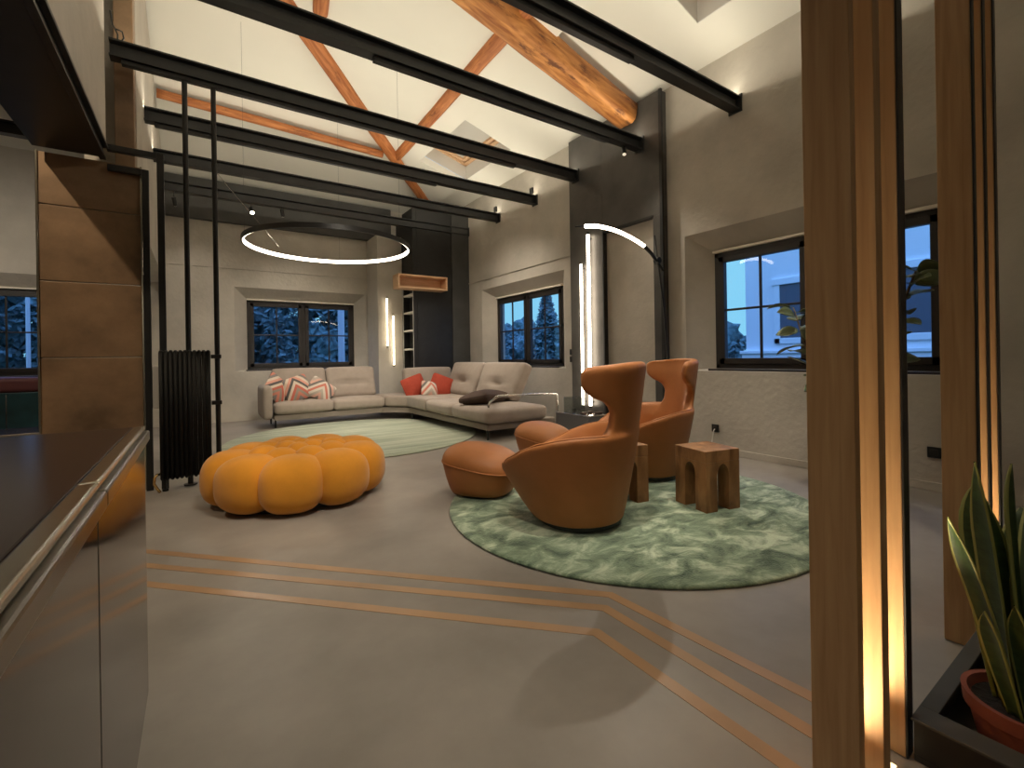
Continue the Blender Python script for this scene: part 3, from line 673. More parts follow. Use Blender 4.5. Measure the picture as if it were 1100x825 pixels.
# ------------------------------------------------------------------ rugs
def rug(name, c_, r, z1, mt, label):
    W = MB(); n = 72
    prof = [(0, .001), (r-.01, .001), (r, .006), (r-.002, z1-.004), (r-.02, z1), (r*.8, z1+.002), (r*.5, z1), (0, z1)]
    W.lathe(prof, (0, 0, 0), n); o = W.build(name, mt, smooth=True); o.location = (c_[0], c_[1], 0); return tag(o, label, 'rug')
rug('round_rug', (1.87, 6.67), 1.67, .018, m_rug_pale, 'large round pale green rug in front of the sofa')
rug('round_rug', (2.63, 2.38), 1.31, .022, m_rug_green, 'round mossy green shag rug under the leather armchairs')

# ------------------------------------------------------------------ bubble pouf
root = thing('pouf', 'round mustard yellow pouf made of puffy bulbs', 'pouf', (.675, 4.10, 0))
W = MB(); a0 = math.atan2(-4.14, -.68) + R(-6)
nO = 9
PX, PY = .675, 4.10
for k in range(nO):
    a = a0+2*PI*k/nO; rj = .458+.010*math.sin(3*k)
    W.superell((PX+rj*math.cos(a), PY+rj*math.sin(a), .207), (.216, .222, .204), a, 2.6)
for k in range(8):
    a = a0+2*PI*(k+.5)/8; W.superell((PX+.265*math.cos(a), PY+.265*math.sin(a), .255), (.150, .148, .180), a, 2.2, 28, 18)
for k in range(4):
    a = a0+2*PI*k/4; W.superell((PX+.095*math.cos(a), PY+.095*math.sin(a), .26), (.135, .125, .184), a, 2.2, 28, 18)
W.build('bulb_cover', m_pouf, root, True)
MB().lathe([(0, .002), (.48, .002), (.48, .10), (0, .10)], (PX, PY, 0), 40).build('base', m_black, root, 'auto')

# ------------------------------------------------------------------ wing armchairs and ottomans (local: front = +X)
def interp(tab, x):
    for (a, va), (b_, vb) in zip(tab, tab[1:]):
        if x <= b_:
            t = (x-a)/(b_-a); t = t*t*(3-2*t); return va+(vb-va)*t
    return tab[-1][1]
def body_mesh():
    W = MB(); n = 72
    rim = [(p, .60-.29*((1-math.cos(R(p)))/2)**3.4) for p in range(0, 181, 6)]
    rimr = [(0, .385), (60, .42), (110, .475), (150, .515), (180, .525)]
    rows = []
    def radius(phi, z):
        h = interp(rim, phi); f_ = z/h; rb = .265
        return rb + (interp(rimr, phi)-rb)*(f_**0.8)
    for lev in range(14):
        row = []
        for k in range(n):
            phi = abs(((k*360/n)+180) % 360-180); a = R(k*360/n)+PI   # phi=0 at the back
            h = interp(rim, phi)
            if lev <= 8: z = .035 + (h-.035)*lev/8; r = radius(phi, z)
            elif lev == 9: z = h+.014; r = radius(phi, h)-.03
            elif lev == 10: z = h; r = radius(phi, h)-.065
            elif lev == 11: z = max(.375-.11*(phi/180)**2, h-.10); r = radius(phi, h)-.10
            elif lev == 12: z = .375-.075*(phi/180)**2; r = .32
            else: z = .375-.02*(phi/180)**2; r = .12
            row.append(W.bm.verts.new((r*math.cos(a), r*math.sin(a), z)))
        rows.append(row)
    for a, b_ in zip(rows, rows[1:]):
        for k in range(n): W.bm.faces.new((a[k], a[(k+1) % n], b_[(k+1) % n], b_[k]))
    W.bm.faces.new(rows[0][::-1]); W.bm.faces.new(rows[-1])
    return W
def tower_mesh(W):
    A = [(.12, 64), (.30, 64), (.50, 56), (.60, 46), (.66, 40), (.74, 39), (.79, 44), (.85, 62), (.89, 67), (.98, 68), (1.035, 64)]
    zs = [.12+i*(1.035-.12)/36 for i in range(37)]; m_ = 28; rows = []
    for z in zs:
        ha = R(interp(A, z)); ro = (.265+.12*(z/.6)**.8 if z < .6 else .385+.135*(z-.6)) - .003
        th = .085 if z < .9 else .085-.02*(z-.9)/.13
        if z > 1.0: ro -= .02*((z-1.0)/.035)**2
        ring = []
        for s_ in range(m_+1):
            t = -ha+2*ha*s_/m_
            e = abs(t)/ha; thk = th*(1-.35*e**4)
            ring.append((ro, PI+t, z, 0))
        outer = [W.bm.verts.new((r*math.cos(a)*1.0, r*math.sin(a)*1.05, z_ - (.03*(abs((a-PI)/ha))**2 if z_ > 1.0 else 0))) for r, a, z_, _ in ring]
        inner = []
        for s_ in range(m_, -1, -1):
            t = (-ha+2*ha*s_/m_)*.97; e = abs(t)/ha
            r = ro-th*(1-.3*e**4); inner.append(W.bm.verts.new((r*math.cos(PI+t), r*math.sin(PI+t)*1.05, z - (.03*e**2 if z > 1.0 else 0))))
        rows.append(outer+inner)
    N = len(rows[0])
    for a, b_ in zip(rows, rows[1:]):
        for k in range(N): W.bm.faces.new((a[k], a[(k+1) % N], b_[(k+1) % N], b_[k]))
    W.bm.faces.new(rows[0][::-1]); W.bm.faces.new(rows[-1])
def armchair(label, loc, face):
    root = thing('wing_armchair', label, 'armchair', loc, math.atan2(face[1], face[0]), 'leather wing armchairs')
    W = body_mesh(); tower_mesh(W)
    o = W.build('upholstered_shell', m_leather, root, True, local=True)
    m1 = o.modifiers.new('r', 'REMESH'); m1.mode = 'VOXEL'; m1.voxel_size = .014
    m2 = o.modifiers.new('s', 'SMOOTH'); m2.factor = .6; m2.iterations = 7
    bake(o)
    MB().lathe([(0, .002), (.245, .002), (.262, .012), (.262, .05), (0, .05)], (0, 0, 0), 40).build('swivel_base', m_black, root, 'auto', local=True)
    s_ = MB(); pts = []
    rim = [(p, .60-.29*((1-math.cos(R(p)))/2)**3.4) for p in range(0, 181, 6)]; rimr = [(0, .385), (60, .42), (110, .475), (150, .515), (180, .525)]
    for k in range(61):
        ph = 44+(360-88)*k/60; p_ = abs((ph+180) % 360-180); a = R(ph)+PI; r = interp(rimr, p_)-.022
        pts.append((r*math.cos(a), r*math.sin(a), interp(rim, p_)+.008))
    s_.tube(pts, .0065, 8); s_.build('piping', m_leather, o, True, local=True)
    return root
armchair('cognac leather wing armchair seen from behind, nearest the camera on the green rug', (2.06, 2.27, .022), (-.47, .88))
armchair('cognac leather wing armchair behind the wooden stool, facing left by the window wall', (3.32, 2.75, .022), (-.88, .47))
def ottoman(label, loc, rz):
    root = thing('ottoman', label, 'ottoman', loc, rz, 'leather ottomans')
    W = MB(); n = 60; rows = []
    for lev in range(18):
        row = []
        for k in range(n):
            a = 2*PI*k/n; c_, s_ = math.cos(a), math.sin(a); sq = (abs(c_)**3+abs(s_)**3)**(-1/3)*.94
            # plan: rounded, longer along X; top tilts down to +X
            g0 = math.cos((lev-8)/9*PI/2*.98) if lev > 8 else 1.0; top = .335 - .045*c_*g0
            if lev <= 8: f_ = lev/8; r = (.215+.07*f_**.7)*sq; z = .02+(top-.12)*f_
            else:
                g_ = (lev-8)/9; r = .285*(1+(sq-1)*(1-g_))*math.cos(g_*PI/2*.98)**.72; z = top-.10+.145*math.sin(g_*PI/2)
            row.append(W.bm.verts.new((r*1.12*c_, r*s_*.98, z if lev <= 8 else z)))
        rows.append(row)
    for a, b_ in zip(rows, rows[1:]):
        for k in range(n): W.bm.faces.new((a[k], a[(k+1) % n], b_[(k+1) % n], b_[k]))
    W.bm.faces.new(rows[0][::-1]); W.bm.faces.new(rows[-1])
    ob = W.build('upholstered_body', m_leather, root, True, local=True)
    sqf = lambda t: .284*.94*(abs(math.cos(t))**3+abs(math.sin(t))**3)**(-1/3)
    pts = [(sqf(2*PI*k/48)*1.12*math.cos(2*PI*k/48), sqf(2*PI*k/48)*.98*math.sin(2*PI*k/48), .335-.045*math.cos(2*PI*k/48)-.104) for k in range(49)]
    MB().tube(pts, .006, 8, False).build('piping', m_leather, ob, True, local=True)
    MB().lathe([(0, .001), (.19, .001), (.195, .022), (0, .022)], (0, 0, 0), 32).build('base', m_black, root, 'auto', local=True)
    MB().box(-.335, -.30, -.012, .012, .17, .20, .004).build('pull_tab', m_brownc, root, local=True)
ottoman('cognac leather ottoman standing left of the nearest armchair', (1.86, 3.18, .022), R(-55))
ottoman('cognac leather ottoman behind the nearest armchair, in front of the dark side table', (3.05, 3.90, 0), R(-75))

# wooden stools
def stool(label, loc, rz):
    root = thing('wooden_stool', label, 'stool', loc, rz, 'arched wooden stools')
    h = .15; H_ = .415
    MB().box(-h, h, -h, h, .335, H_, .004).build('seat', m_stool, root, local=True)
    # four legs, each with its half of the arch on both sides
    for sx in (-1, 1):
        for sy in (-1, 1):
            W = MB(); lw = .100
            xs, ys_ = sx*h, sy*h
            W.box(min(xs, xs-sx*lw), max(xs, xs-sx*lw), min(ys_, ys_-sy*lw), max(ys_, ys_-sy*lw), 0, .3349, .003)
            # arch haunches
            for ax in (0, 1):
                prof = [(lw-.002, .3349)]
                for q in range(9):
                    t = PI/2*q/8; prof.append((lw-.002+(h-lw+.002)*math.sin(t)**1.0, .345-.075*(1-math.sin(t))*(1)-.0002 - .002))
                pts2 = [(lw-.002, .3345), (lw-.002, .235)]
                for q in range(1, 9):
                    t = PI/2*q/8; pts2.append((lw-.002+(h-lw+.002)*(1-math.cos(t)), .235+.085*math.sin(t)))
                pts2.append((h, .3345))
                for (d0, d1) in ((0, lw-.012),):
                    a = []; b_ = []
                    for (u, z) in pts2:
                        if ax == 0: a.append((sx*(h-u), sy*(h-d0), z)); b_.append((sx*(h-u), sy*(h-d1), z))
                        else: a.append((sx*(h-d0), sy*(h-u), z)); b_.append((sx*(h-d1), sy*(h-u), z))
                    va = [W.bm.verts.new(p) for p in a]; vb = [W.bm.verts.new(p) for p in b_]
                    W.bm.faces.new(va); W.bm.faces.new(vb)
                    for q in range(len(va)): W.bm.faces.new((va[q], va[(q+1) % len(va)], vb[(q+1) % len(vb)], vb[q]))
            W.build('leg', m_stool, root, local=True)
    return root
stool('rustic wooden stool with arched legs standing in front of the far armchair', (2.985, 1.95, .022), R(-13))
stool('rustic wooden stool mostly hidden between the two armchairs', (2.60, 2.42, .022), R(-13))

# side table with its things
root = thing('side_table', 'low dark box side table below the tall tube lights', 'side table', (4.24, 4.62, 0))
MB().box(4.08, 4.42, 4.30, 4.95, .002, .31, .004).build('box_body', m_tbl, root)
MB().box(4.075, 4.425, 4.295, 4.955, .311, .325, .003).build('top', m_chrome, root)
tag(recenter(MB().box(4.13, 4.14, 4.62, 4.84, .326, .53, .002).box(4.31, 4.32, 4.62, 4.84, .326, .53, .002).box(4.14, 4.31, 4.62, 4.628, .326, .53, .002).box(4.14, 4.31, 4.832, 4.84, .326, .53, .002).build('glass_vase', m_cglass)), 'clear square glass vase on the dark side table', 'vase')
tag(recenter(MB().lathe([(0, .326), (.025, .326), (.03, .35), (.03, .38), (0, .38)], (4.22, 4.73, 0), 16).build('candle', m_dsteel)), 'small dark candle inside the glass vase', 'candle')
for k, (x, y, rz) in enumerate(((4.16, 4.48, 10), (4.30, 4.50, 40), (4.33, 4.38, -20))):
    M_ = Matrix.Rotation(R(rz), 4, 'Z'); W = MB(); W.cushion((x, y, .340), (.11, .06, .027), .011, n=5, mx=M_)
    tag(recenter(W.build('coaster_box', m_brownc, smooth=True)), ['dark flat box at the left on the side table top', 'dark flat box in the middle of the side table top', 'dark flat box at the front right of the side table top'][k], 'box', 'small dark boxes on the side table')

# arc floor lamp
root = thing('arc_lamp', 'black floor lamp with a glowing curved arm beside the dark panel', 'floor lamp', (4.45, 3.30, 0))
MB().lathe([(0, .001), (.14, .001), (.14, .018), (.02, .024), (0, .024)], (4.46, 3.30, 0), 32).build('base', m_black, root, 'auto')
MB().tube([(4.46, 3.30, .02), (4.415, 3.30, .47), (4.30, 3.30, 1.62), (4.155, 3.30, 2.40)], .011, 10).build('pole', m_black, root, True)
def arcp(t):  # t 0 at lit tip, 1 at lit end
    P0, P1, P2 = Vector((3.13, 3.3, 2.352)), Vector((3.52, 3.3, 2.43)), Vector((3.985, 3.3, 2.262))
    return P0*(1-t)**2+P1*2*t*(1-t)+P2*t*t
MB().tube([arcp(k/16) for k in range(17)], .019, 12).build('arm_diffuser', m_tube, root, True)
MB().tube([Vector((3.985, 3.3, 2.262)), Vector((4.10, 3.3, 2.195)), Vector((4.29, 3.3, 2.03))], [.02, .02, .014], 12).build('arm_bar', m_black, root, True)
MB().tube([(4.20, 3.27, 2.13), (4.20, 3.33, 2.13)], .035, 14).build('joint', m_black, root, 'auto')
MB().tube([Vector((3.13, 3.3, 2.352)), Vector((3.0, 3.3, 2.33))], .006, 8).build('arm_tip', m_black, root)

# ------------------------------------------------------------------ sofa
root = thing('corner_sofa', 'large greige corner sofa along the window walls', 'sofa', (2.9, 7.6, 0))
SB = .125
W = MB(); W.prism([(1.0, 8.24), (2.75, 8.24), (3.11, 7.85), (3.11, 5.16), (4.25, 5.16), (4.25, 8.40), (3.40, 8.40), (3.40, 8.95), (1.0, 8.95)], SB, SB+.085)
bmesh.ops.bevel(W.bm, geom=W.bm.edges[:], offset=.012, segments=2, affect='EDGES'); W.build('base', m_sofad, root)
def seat(x0, x1, y0, y1): MB().cushion(((x0+x1)/2, (y0+y1)/2, .315), (x1-x0, y1-y0, .185), .06, (.015, .015, .022), 12).build('seat_cushion', m_sofa, root, True)
seat(1.0, 1.90, 8.18, 8.80); seat(1.90, 2.78, 8.18, 8.80)
# chamfered corner seat
W = MB(); W.prism([(2.79, 8.19), (3.06, 7.84), (3.045, 7.045), (4.06, 7.045), (4.06, 8.30), (3.45, 8.38), (3.40, 8.80), (2.775, 8.80)], .225, .425)
co_ = W.build('seat_cushion', m_sofa, root, True)
m1 = co_.modifiers.new('r', 'REMESH'); m1.mode = 'VOXEL'; m1.voxel_size = .02
m2 = co_.modifiers.new('s', 'SMOOTH'); m2.factor = .6; m2.iterations = 14
bake(co_)
seat(3.05, 4.05, 6.12, 7.04); seat(3.05, 4.05, 5.08, 6.12)
def back(cx, cy, wd, rz, h=.56, z0=.40, lean=16, crease=False, thick=.19, tuft=False):
    def pin(p, hh):
        if tuft:
            f_ = math.exp(-((p.z+.06)/.06)**2-(p.x/.16)**2)+.45*math.exp(-((p.z+.06)/.035)**2)*max(0, 1-(p.x/hh.x/.8)**2)
            if p.y < 0: p.y += .075*f_
            p.x *= 1+.05*p.z/hh.z
        elif crease:
            f_ = math.exp(-((p.z+.03)/.04)**2)*max(0, 1-(p.x/hh.x/.75)**2)
            if p.y < 0: p.y += .085*f_
        return p
    M_ = Matrix.Rotation(rz, 4, 'Z') @ Matrix.Rotation(R(-lean), 4, 'X')
    W = MB(); W.cushion((cx, cy, z0+h/2-.015), (wd, thick, h), .06, (.0, .035, .012), 22, M_, pin); return W.build('back_cushion', m_sofa, root, True)
back(1.46, 8.80, .87, 0); back(2.34, 8.80, .87, 0, crease=True)
back(3.66, 8.30, .98, 0, h=.52, lean=8)
back(4.05, 7.45, 1.08, R(-90), lean=24, crease=True, h=.62, tuft=True); back(4.05, 6.27, 1.16, R(-90), lean=24, crease=True, h=.62, tuft=True)
# padded left arm
MB().cushion((.90, 8.60, .42), (.14, .80, .54), .06, (.02, .0, .01), 10).build('armrest', m_sofa, root, True)
# chrome rail arm at the right end
W = MB(); W.tube([(3.22, 5.05, .585), (3.70, 5.05, .575), (4.15, 5.05, .56), (4.18, 5.05, .555), (4.19, 5.05, .53), (4.19, 5.05, .30), (4.19, 5.05, .004)], .016, 10)
W.tube([(3.22, 5.05, .585), (3.19, 5.07, .575), (3.17, 5.20, .50), (3.17, 5.24, .43)], .016, 10); W.build('arm_rail', m_chrome, root, True)
for (x, y) in ((1.02, 8.32), (3.13, 5.20), (4.18, 5.24), (3.13, 7.78), (1.02, 8.9), (4.18, 8.3)):
    MB().tube([(x, y, .002), (x, y, SB+.02)], [.012, .016], 10).build('leg', m_black, root, 'auto')

def pillow(label, name, loc, rx, ry, rz, size, mt, th=.13):
    W = MB()
    def pin(p, hh):   # pinched corners
        u, v = p.x/hh.x, p.z/hh.z; k = 1-.10*(u*u*v*v); taper = max(.12, 1-.75*max(abs(u), abs(v))**3)
        return Vector((p.x*(1-.06*(1-u*u)*0-.05*(v*v)*(1-abs(u)) ) , p.y*taper, p.z))
    W.cushion((0, 0, 0), (size[0], th, size[1]), .04, (0, .03, 0), 14, None, pin)
    o = W.build(name, mt, smooth=True); o.location = loc; o.rotation_euler = (R(rx), R(ry), R(rz)); return tag(o, label, 'cushion')
pillow('chevron patterned cushion tipped on its corner against the left sofa arm', 'throw_pillow', (1.07, 8.48, .62), -18, 40, 25, (.44, .42), m_chev)
pillow('chevron patterned cushion standing upright in the middle of the left three', 'throw_pillow', (1.36, 8.46, .61), -18, -18, 4, (.42, .42), m_chev)
pillow('paler chevron cushion leaning low, rightmost of the left three', 'throw_pillow', (1.74, 8.44, .565), -22, 34, -6, (.44, .36), m_chev2)
pillow('larger red cushion left of the small patterned one in the sofa corner', 'throw_pillow', (3.26, 7.98, .57), -16, -16, 12, (.46, .40), m_red)
pillow('small pale patterned cushion between the two red cushions', 'throw_pillow', (3.47, 7.78, .525), -22, 10, -4, (.32, .30), m_chev2, .11)
pillow('red cushion right of the small patterned one, by the right backrest', 'throw_pillow', (3.70, 7.80, .56), -16, 22, -20, (.42, .42), m_red)
pillow('dark taupe cushion lying flat on the right sofa seat', 'throw_pillow', (3.48, 5.85, .49), 80, 4, 30, (.74, .48), m_brownc, .19)

# ------------------------------------------------------------------ right foreground: oak slats, planter, plants
slabel = ['wide lit face oak slat, leftmost of the foreground slats', 'oak slat second from left in the foreground, glowing at its foot', 'oak slat third from left in the foreground, glowing at its foot',
          'dark faced oak slat left of the snake plant, first of the rear three', 'oak slat behind the snake plant leaves, second of the rear three', 'oak slat behind the snake plant, last of the rear three']
for i, (x, tw) in enumerate(((1.244, .030), (1.389, .044), (1.558, .042), (2.327, .032), (2.488, .036), (2.653, .036))):
    zt = roof(x, .5)-.01
    root = thing('oak_slat', slabel[i], 'slat', (x+.02, .495, 0), 0, 'vertical oak slats')
    MB().box(x, x+tw, .441 if i > 1 else .436, .537, .003, zt, .002).build('board', m_oak, root)
    if i > 1: MB().box(x, x+tw, .436, .4405, .003, zt, .001).build('shaded_edge', m_black, root)  # unlit end faces of these slats painted black
# floor LED between slats
for x in (1.335, 1.495, 2.42, 2.585):
    tag(recenter(MB().box(x-.012, x+.012, .446, .54, .002, .006, .001).build('floor_light', m_ledf)), {1.335: 'small glowing floor light between the first and second oak slat', 1.495: 'small glowing floor light between the second and third oak slat', 2.42: 'small glowing floor light between the fourth and fifth oak slat', 2.585: 'small glowing floor light between the fifth and sixth oak slat'}[x], 'floor light', 'floor lights between the slats')
    area('slat_led', (x, .493, .012), .03, .09, 2.5 if x < 2 else 2.2, (1.0, .80, .50), (PI, 0, 0), 45)
root = thing('planter', 'low black planter tray under the snake plant', 'planter', (2.0, .05, 0))
MB().box(1.57, 2.62, -.35, .427, .002, .02, .002).box(1.57, 1.58, -.35, .427, .02, .108, .002).box(2.61, 2.62, -.35, .427, .02, .108, .002).box(1.58, 2.61, .417, .427, .02, .108, .002).box(1.58, 2.61, -.35, -.34, .02, .108, .002).build('tray', m_black, root)
MB().box(1.565, 1.64, -.355, .432, .109, .117, .002).box(2.55, 2.625, -.355, .432, .109, .117, .002).box(1.64, 2.55, .392, .432, .109, .117, .002).box(1.64, 2.55, -.355, -.28, .109, .117, .002).build('rim', m_slate, root)

pot = (1.80, .252)
root = thing('snake_plant', 'snake plant with yellow edged leaves in a terracotta pot at right', 'plant', (pot[0], pot[1], .021))
MB().lathe([(0, .022), (.092, .022), (.114, .125), (.124, .127), (.128, .165), (.115, .165), (.108, .14), (0, .137)], (pot[0], pot[1], 0), 36).build('pot', m_terra, root, 'auto')
MB().lathe([(0, .141), (.107, .143)], (pot[0], pot[1], 0), 24).build('soil', m_soil, root)
def sleaf(base, dirv, length, width, bend, tw):
    """blade with a pale margin: material 0 centre, 1 margin"""
    W = MB(); n = 14; d = Vector((dirv[0], dirv[1], 0)); side0 = Vector((-dirv[1], dirv[0], 0)).normalized() if d.length > 1e-6 else Vector((1, 0, 0))
    rows = []
    for i in range(n+1):
        t = i/n; c_ = Vector(base)+Vector((0, 0, 1))*length*t*(1-.25*d.length*t) + d*length*(t*.55+bend*t*t)
        wv = width*(.55+.9*t-1.0*t*t*.55)*(1 if t < .7 else max(.02, 1-((t-.7)/.3)**2))
        a = tw*t; s_ = side0*math.cos(a)+Vector((d.x, d.y, 0.2)).normalized()*math.sin(a)
        nrm = s_.cross(Vector((d.x*.5, d.y*.5, 1)).normalized()).normalized()
        rows.append([W.bm.verts.new(c_+s_*wv*q+nrm*(.25*wv*(q*q))) for q in (-1, -.82, -.4, 0, .4, .82, 1)])
    for a, b_ in zip(rows, rows[1:]):
        for k in range(6):
            fc = W.bm.faces.new((a[k], a[k+1], b_[k+1], b_[k])); fc.material_index = 1 if k in (0, 5) else 0
    o = W.build('leaf', [m_leaf, m_leafm], root, True)
    md = o.modifiers.new('t', 'SOLIDIFY'); md.thickness = .005
for (ax, ay, dx, dy, L_, wd, bd, tw) in (
        (-.03, .02, -.42, .20, .60, .034, .15, .3), (.0, .03, -.20, .12, .70, .040, .0, .5), (.02, .0, -.02, .06, .66, .070, .0, .9),
        (.05, -.02, .16, .0, .62, .074, .05, 1.0), (-.05, .01, -.55, .28, .34, .032, -.10, .2), (-.045, -.02, -.40, .10, .36, .030, .0, .4),
        (.0, -.03, .05, -.22, .52, .070, .05, .6), (.06, .02, .30, .02, .54, .066, .1, .7), (.01, -.05, -.10, -.35, .40, .064, .05, .7),
        (.03, .04, .10, .18, .60, .066, .05, 1.2), (-.02, -.045, -.28, -.22, .38, .044, .1, .3)):
    sleaf((pot[0]+ax, pot[1]+ay, .138), (dx, dy), L_, wd, bd, tw)

# ficus behind the slats
fx, fy = 3.98, 1.42
root = thing('rubber_plant', 'leafy rubber plant in front of the near window behind the oak slats', 'plant', (fx, fy, 0))
MB().lathe([(0, .002), (.13, .002), (.17, .30), (.18, .30), (.18, .33), (.165, .33), (.155, .30), (0, .29)], (fx, fy, 0), 32).build('pot', m_black, root, 'auto')
MB().lathe([(0, .295), (.154, .297)], (fx, fy, 0), 24).build('soil', m_soil, root)
stems = [[(fx, fy, .29), (fx-.02, fy-.08, .7), (fx-.04, fy-.22, 1.1), (fx-.05, fy-.36, 1.5), (fx-.05, fy-.40, 1.62)],
         [(fx+.02, fy+.02, .29), (fx+.0, fy+.10, .7), (fx-.03, fy+.26, 1.05), (fx-.05, fy+.36, 1.45)],
         [(fx-.02, fy, .29), (fx-.05, fy+.0, .8), (fx-.1, fy-.05, 1.3)]]
for st in stems: MB().tube(st, [.012]+[.009]*(len(st)-2)+[.005], 8).build('stem', m_stem, root, True)
def fleaf(base, d, length, width, droop, rl=0):
    W = MB(); n = 9; d = Vector(d).normalized(); side = d.cross(Vector((0, 0, 1))).normalized(); side = Matrix.Rotation(rl, 3, d) @ side; upv = side.cross(d); rows = []
    for i in range(n+1):
        t = i/n; c_ = Vector(base)+d*length*(.12+t*.88)+Vector((0, 0, -droop*length*t*t)); wv = width*math.sin(PI*min(1, .06+t*.94))**.75*(1-.15*t)
        rows.append([W.bm.verts.new(c_+side*wv*q+upv*(.22*wv*abs(q))) for q in (-1, -.5, 0, .5, 1)])
    for a, b_ in zip(rows, rows[1:]):
        for k in range(4): W.bm.faces.new((a[k], a[k+1], b_[k+1], b_[k]))
    W.tube([Vector(base), Vector(base)+d*length*.14], .003, 6)
    o = W.build('leaf', m_fic, root, True); md = o.modifiers.new('t', 'SOLIDIFY'); md.thickness = .003
rnd = random.Random(5)
for st in stems:
    P_ = [Vector(p) for p in st]
    for k in range(20):
        t = .40+.60*k/19; f_ = t*(len(P_)-1); i = min(int(f_), len(P_)-2); b0 = P_[i].lerp(P_[i+1], f_-i)
        a = k*2.4+rnd.uniform(-.4, .4); el = rnd.uniform(-.15, .55)
        d = Vector((math.cos(a)*.85, math.sin(a), el))
        fleaf(b0, d, rnd.uniform(.17, .25), rnd.uniform(.062, .088), rnd.uniform(.05, .40), rnd.uniform(-1.1, 1.1))

# sockets and switches on the right wall
for (y, z, lab) in ((1.126, .302, 'black wall socket low on the right wall seen between the slats'), (2.955, .272, 'black plug socket low on the wall behind the far armchair'),
                    (5.30, 1.150, 'upper black light switch left of the dark steel panel'), (5.30, 1.037, 'lower black light switch left of the dark steel panel')):
    root = thing('wall_socket' if z < .5 else 'light_switch', lab, 'socket' if z < .5 else 'switch', (XR-.01, y, z))
    MB().box(XR-.014, XR-.001, y-.042, y+.042, z-.042, z+.042, .004).build('plate', m_black, root)
    MB().box(XR-.020, XR-.014, y-.024, y+.024, z-.024, z+.024, .003).build('insert', m_frame, root)
tag(recenter(MB().tube([(XR-.022, 2.955, .262), (XR-.05, 2.95, .25), (XR-.055, 2.97, .12), (XR-.06, 3.02, .02), (XR-.09, 3.15, .008), (4.56, 3.28, .008)], .006, 8).build('power_cord', m_white)), 'pale power cord hanging from the socket behind the far armchair', 'cord')

# ------------------------------------------------------------------ outdoors
o = MB().box(-40, 60, -40, 70, -1.2, -1.0).build('ground', m_grass); struct(o)
root = thing('neighbour_house', 'pale house facade seen through the near window', 'building', (13.5, 0, -1))
F = MB(); F.box(12, 18, -12, 6.62, -1, 9); F.build('wall', m_facade, root)
F = MB(); F.box(11.92, 12, -12, 6.70, .93, 1.06, .01).box(11.88, 12, -12, 6.74, 1.06, 1.14, .01).build('string_course', m_facade, root)
for y in (4.5, 2.1, -.4):
    f_ = MB(); f_.box(11.95, 12.001, y-.14, y+1.38, 1.30, 1.44, .01).box(11.95, 12.001, y-.14, y, 1.30, 2.86, .01).box(11.95, 12.001, y+1.24, y+1.38, 1.30, 2.86, .01).box(11.93, 12.001, y-.18, y+1.42, 2.76, 2.92, .01)
    wn_ = f_.build('window_surround', m_facade, root)
    MB().box(11.975, 12.002, y, y+1.24, 1.44, 2.76).build('shutter', m_dwin, wn_)
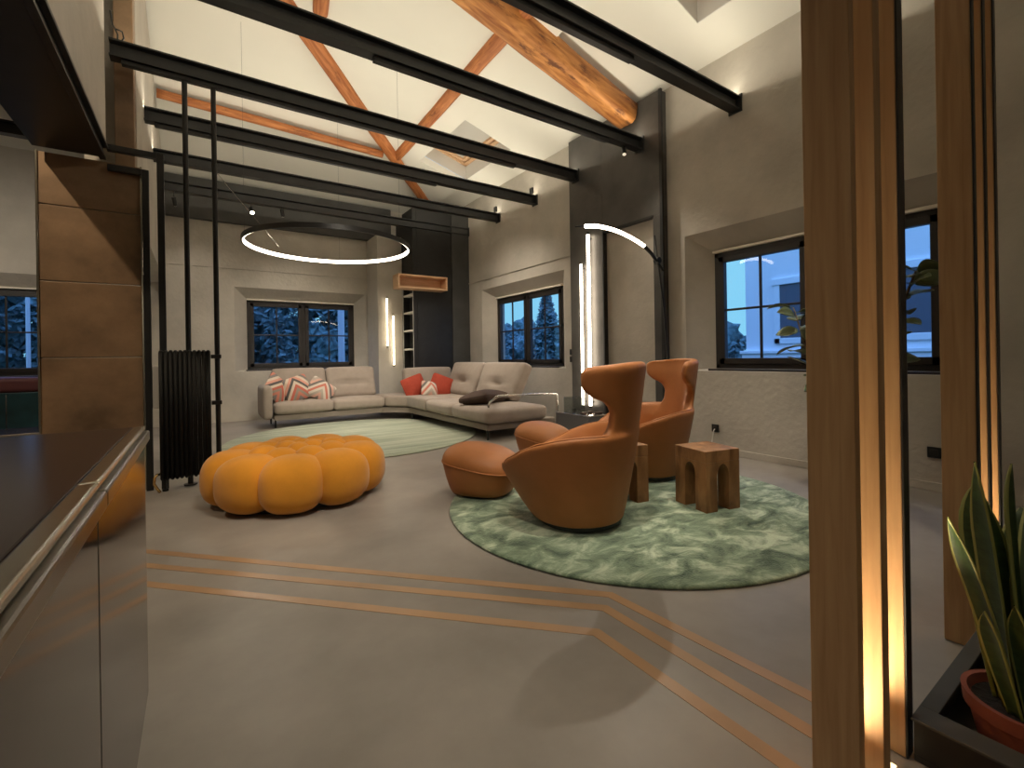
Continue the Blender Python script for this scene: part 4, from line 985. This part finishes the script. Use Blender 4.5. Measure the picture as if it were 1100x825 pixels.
def blob_tree(name, label, c_, rx, ry, h, z0=-1, n=70, seed=1, cone=False, sz=.5, nq=1800, ls=1.0):
    rn = random.Random(seed); root = thing(name, label, 'tree', (c_[0], c_[1], z0))
    MB().tube([(c_[0], c_[1], z0), (c_[0], c_[1], z0+h*.5)], [.15, .08], 8).build('trunk', m_stem, root)
    W = MB()
    for k in range(n):
        t = rn.random(); z = z0+.15*h+t*.85*h
        rr_ = (1-t)**.8 if cone else math.sqrt(max(.05, 1-(2*t-.9)**2*.8))
        a = rn.uniform(0, 2*PI); q = math.sqrt(rn.random())*rr_; s_ = sz*(.5+.5*rn.random())*(max(.25, rr_) if cone else 1)
        t_b = bmesh.new(); bmesh.ops.create_icosphere(t_b, subdivisions=2, radius=1)
        for v in t_b.verts: v.co *= 1+.75*noise.noise(v.co*2.9+Vector((k, seed, 0)))
        W.join(t_b, Matrix.Translation((c_[0]+rx*q*math.cos(a), c_[1]+ry*q*math.sin(a), z)) @ Matrix.Diagonal((s_, s_, s_*1.15, 1)))
    for k in range(nq):
        t = rn.random(); z = z0+.12*h+t*.9*h
        rr_ = (1-t)**.8 if cone else math.sqrt(max(.05, 1-(2*t-.9)**2*.8))
        a = rn.uniform(0, 2*PI); q = (rn.random()**.4)*rr_*1.06+.25*sz*rr_
        c = Vector((c_[0]+(rx+.3*sz)*q*math.cos(a), c_[1]+(ry+.3*sz)*q*math.sin(a), z))
        u = Vector((rn.gauss(0, 1), rn.gauss(0, 1), rn.gauss(0, 1))).normalized(); v = u.orthogonal().normalized(); L1 = rn.uniform(.10, .20)*ls; L2 = L1*rn.uniform(.4, .7)
        W.poly([c-u*L1, c-v*L2, c+u*L1, c+v*L2])
    W.build('foliage', m_tree, root)
blob_tree('cypress_tree', 'tall pointed cypress seen through the window left of the steel panel', (15, 18.8), .95, .95, 5.5, -1, 90, 3, True, .40, 2600)
blob_tree('garden_tree', 'low dark bush seen left of the house through the near window', (14.5, 9.3), 1.0, 1.3, 2.9, -1, 60, 4, False, .5)
for k, (x, y, h) in enumerate(((12.0, 23, 4.5), (17.0, 24, 4.4), (20, 17.5, 4.0))):
    blob_tree('garden_tree', ['dark tree behind the left part of the far right-wall window', 'dark tree behind the cypress', 'dark tree right of the cypress'][k], (x, y), 2.3, 2.0, h-.5, -1, 80, 10+k, False, .6)
for k, x in enumerate((-7, -4.2, -1.4, 1.2, 3.8, 6.6)):
    blob_tree('garden_tree', ['leafy tree outside the leftmost window, far left', 'leafy tree outside the leftmost window', 'leafy tree outside between the two far wall windows', 'leafy tree outside the left half of the sofa window', 'leafy tree outside the right half of the sofa window', 'leafy tree outside right of the sofa window'][k], (x, 17+3.4*(k % 2)), 1.75, .9, 7.5, -1, 120, 20+k, False, .45, 5200, .9)
tag(recenter(MB().tube([(3.35, 13.5, -1), (3.35, 13.5, 6.5)], .09, 10).build('lamp_post', m_pole)), 'pale vertical post outside the right half of the sofa window', 'post')
tag(recenter(MB().tube([(-2.9, 13.5, -1), (-2.9, 13.5, 6.5)], .035, 10).build('lamp_post', m_pole)), 'pale vertical post outside the leftmost window', 'post')
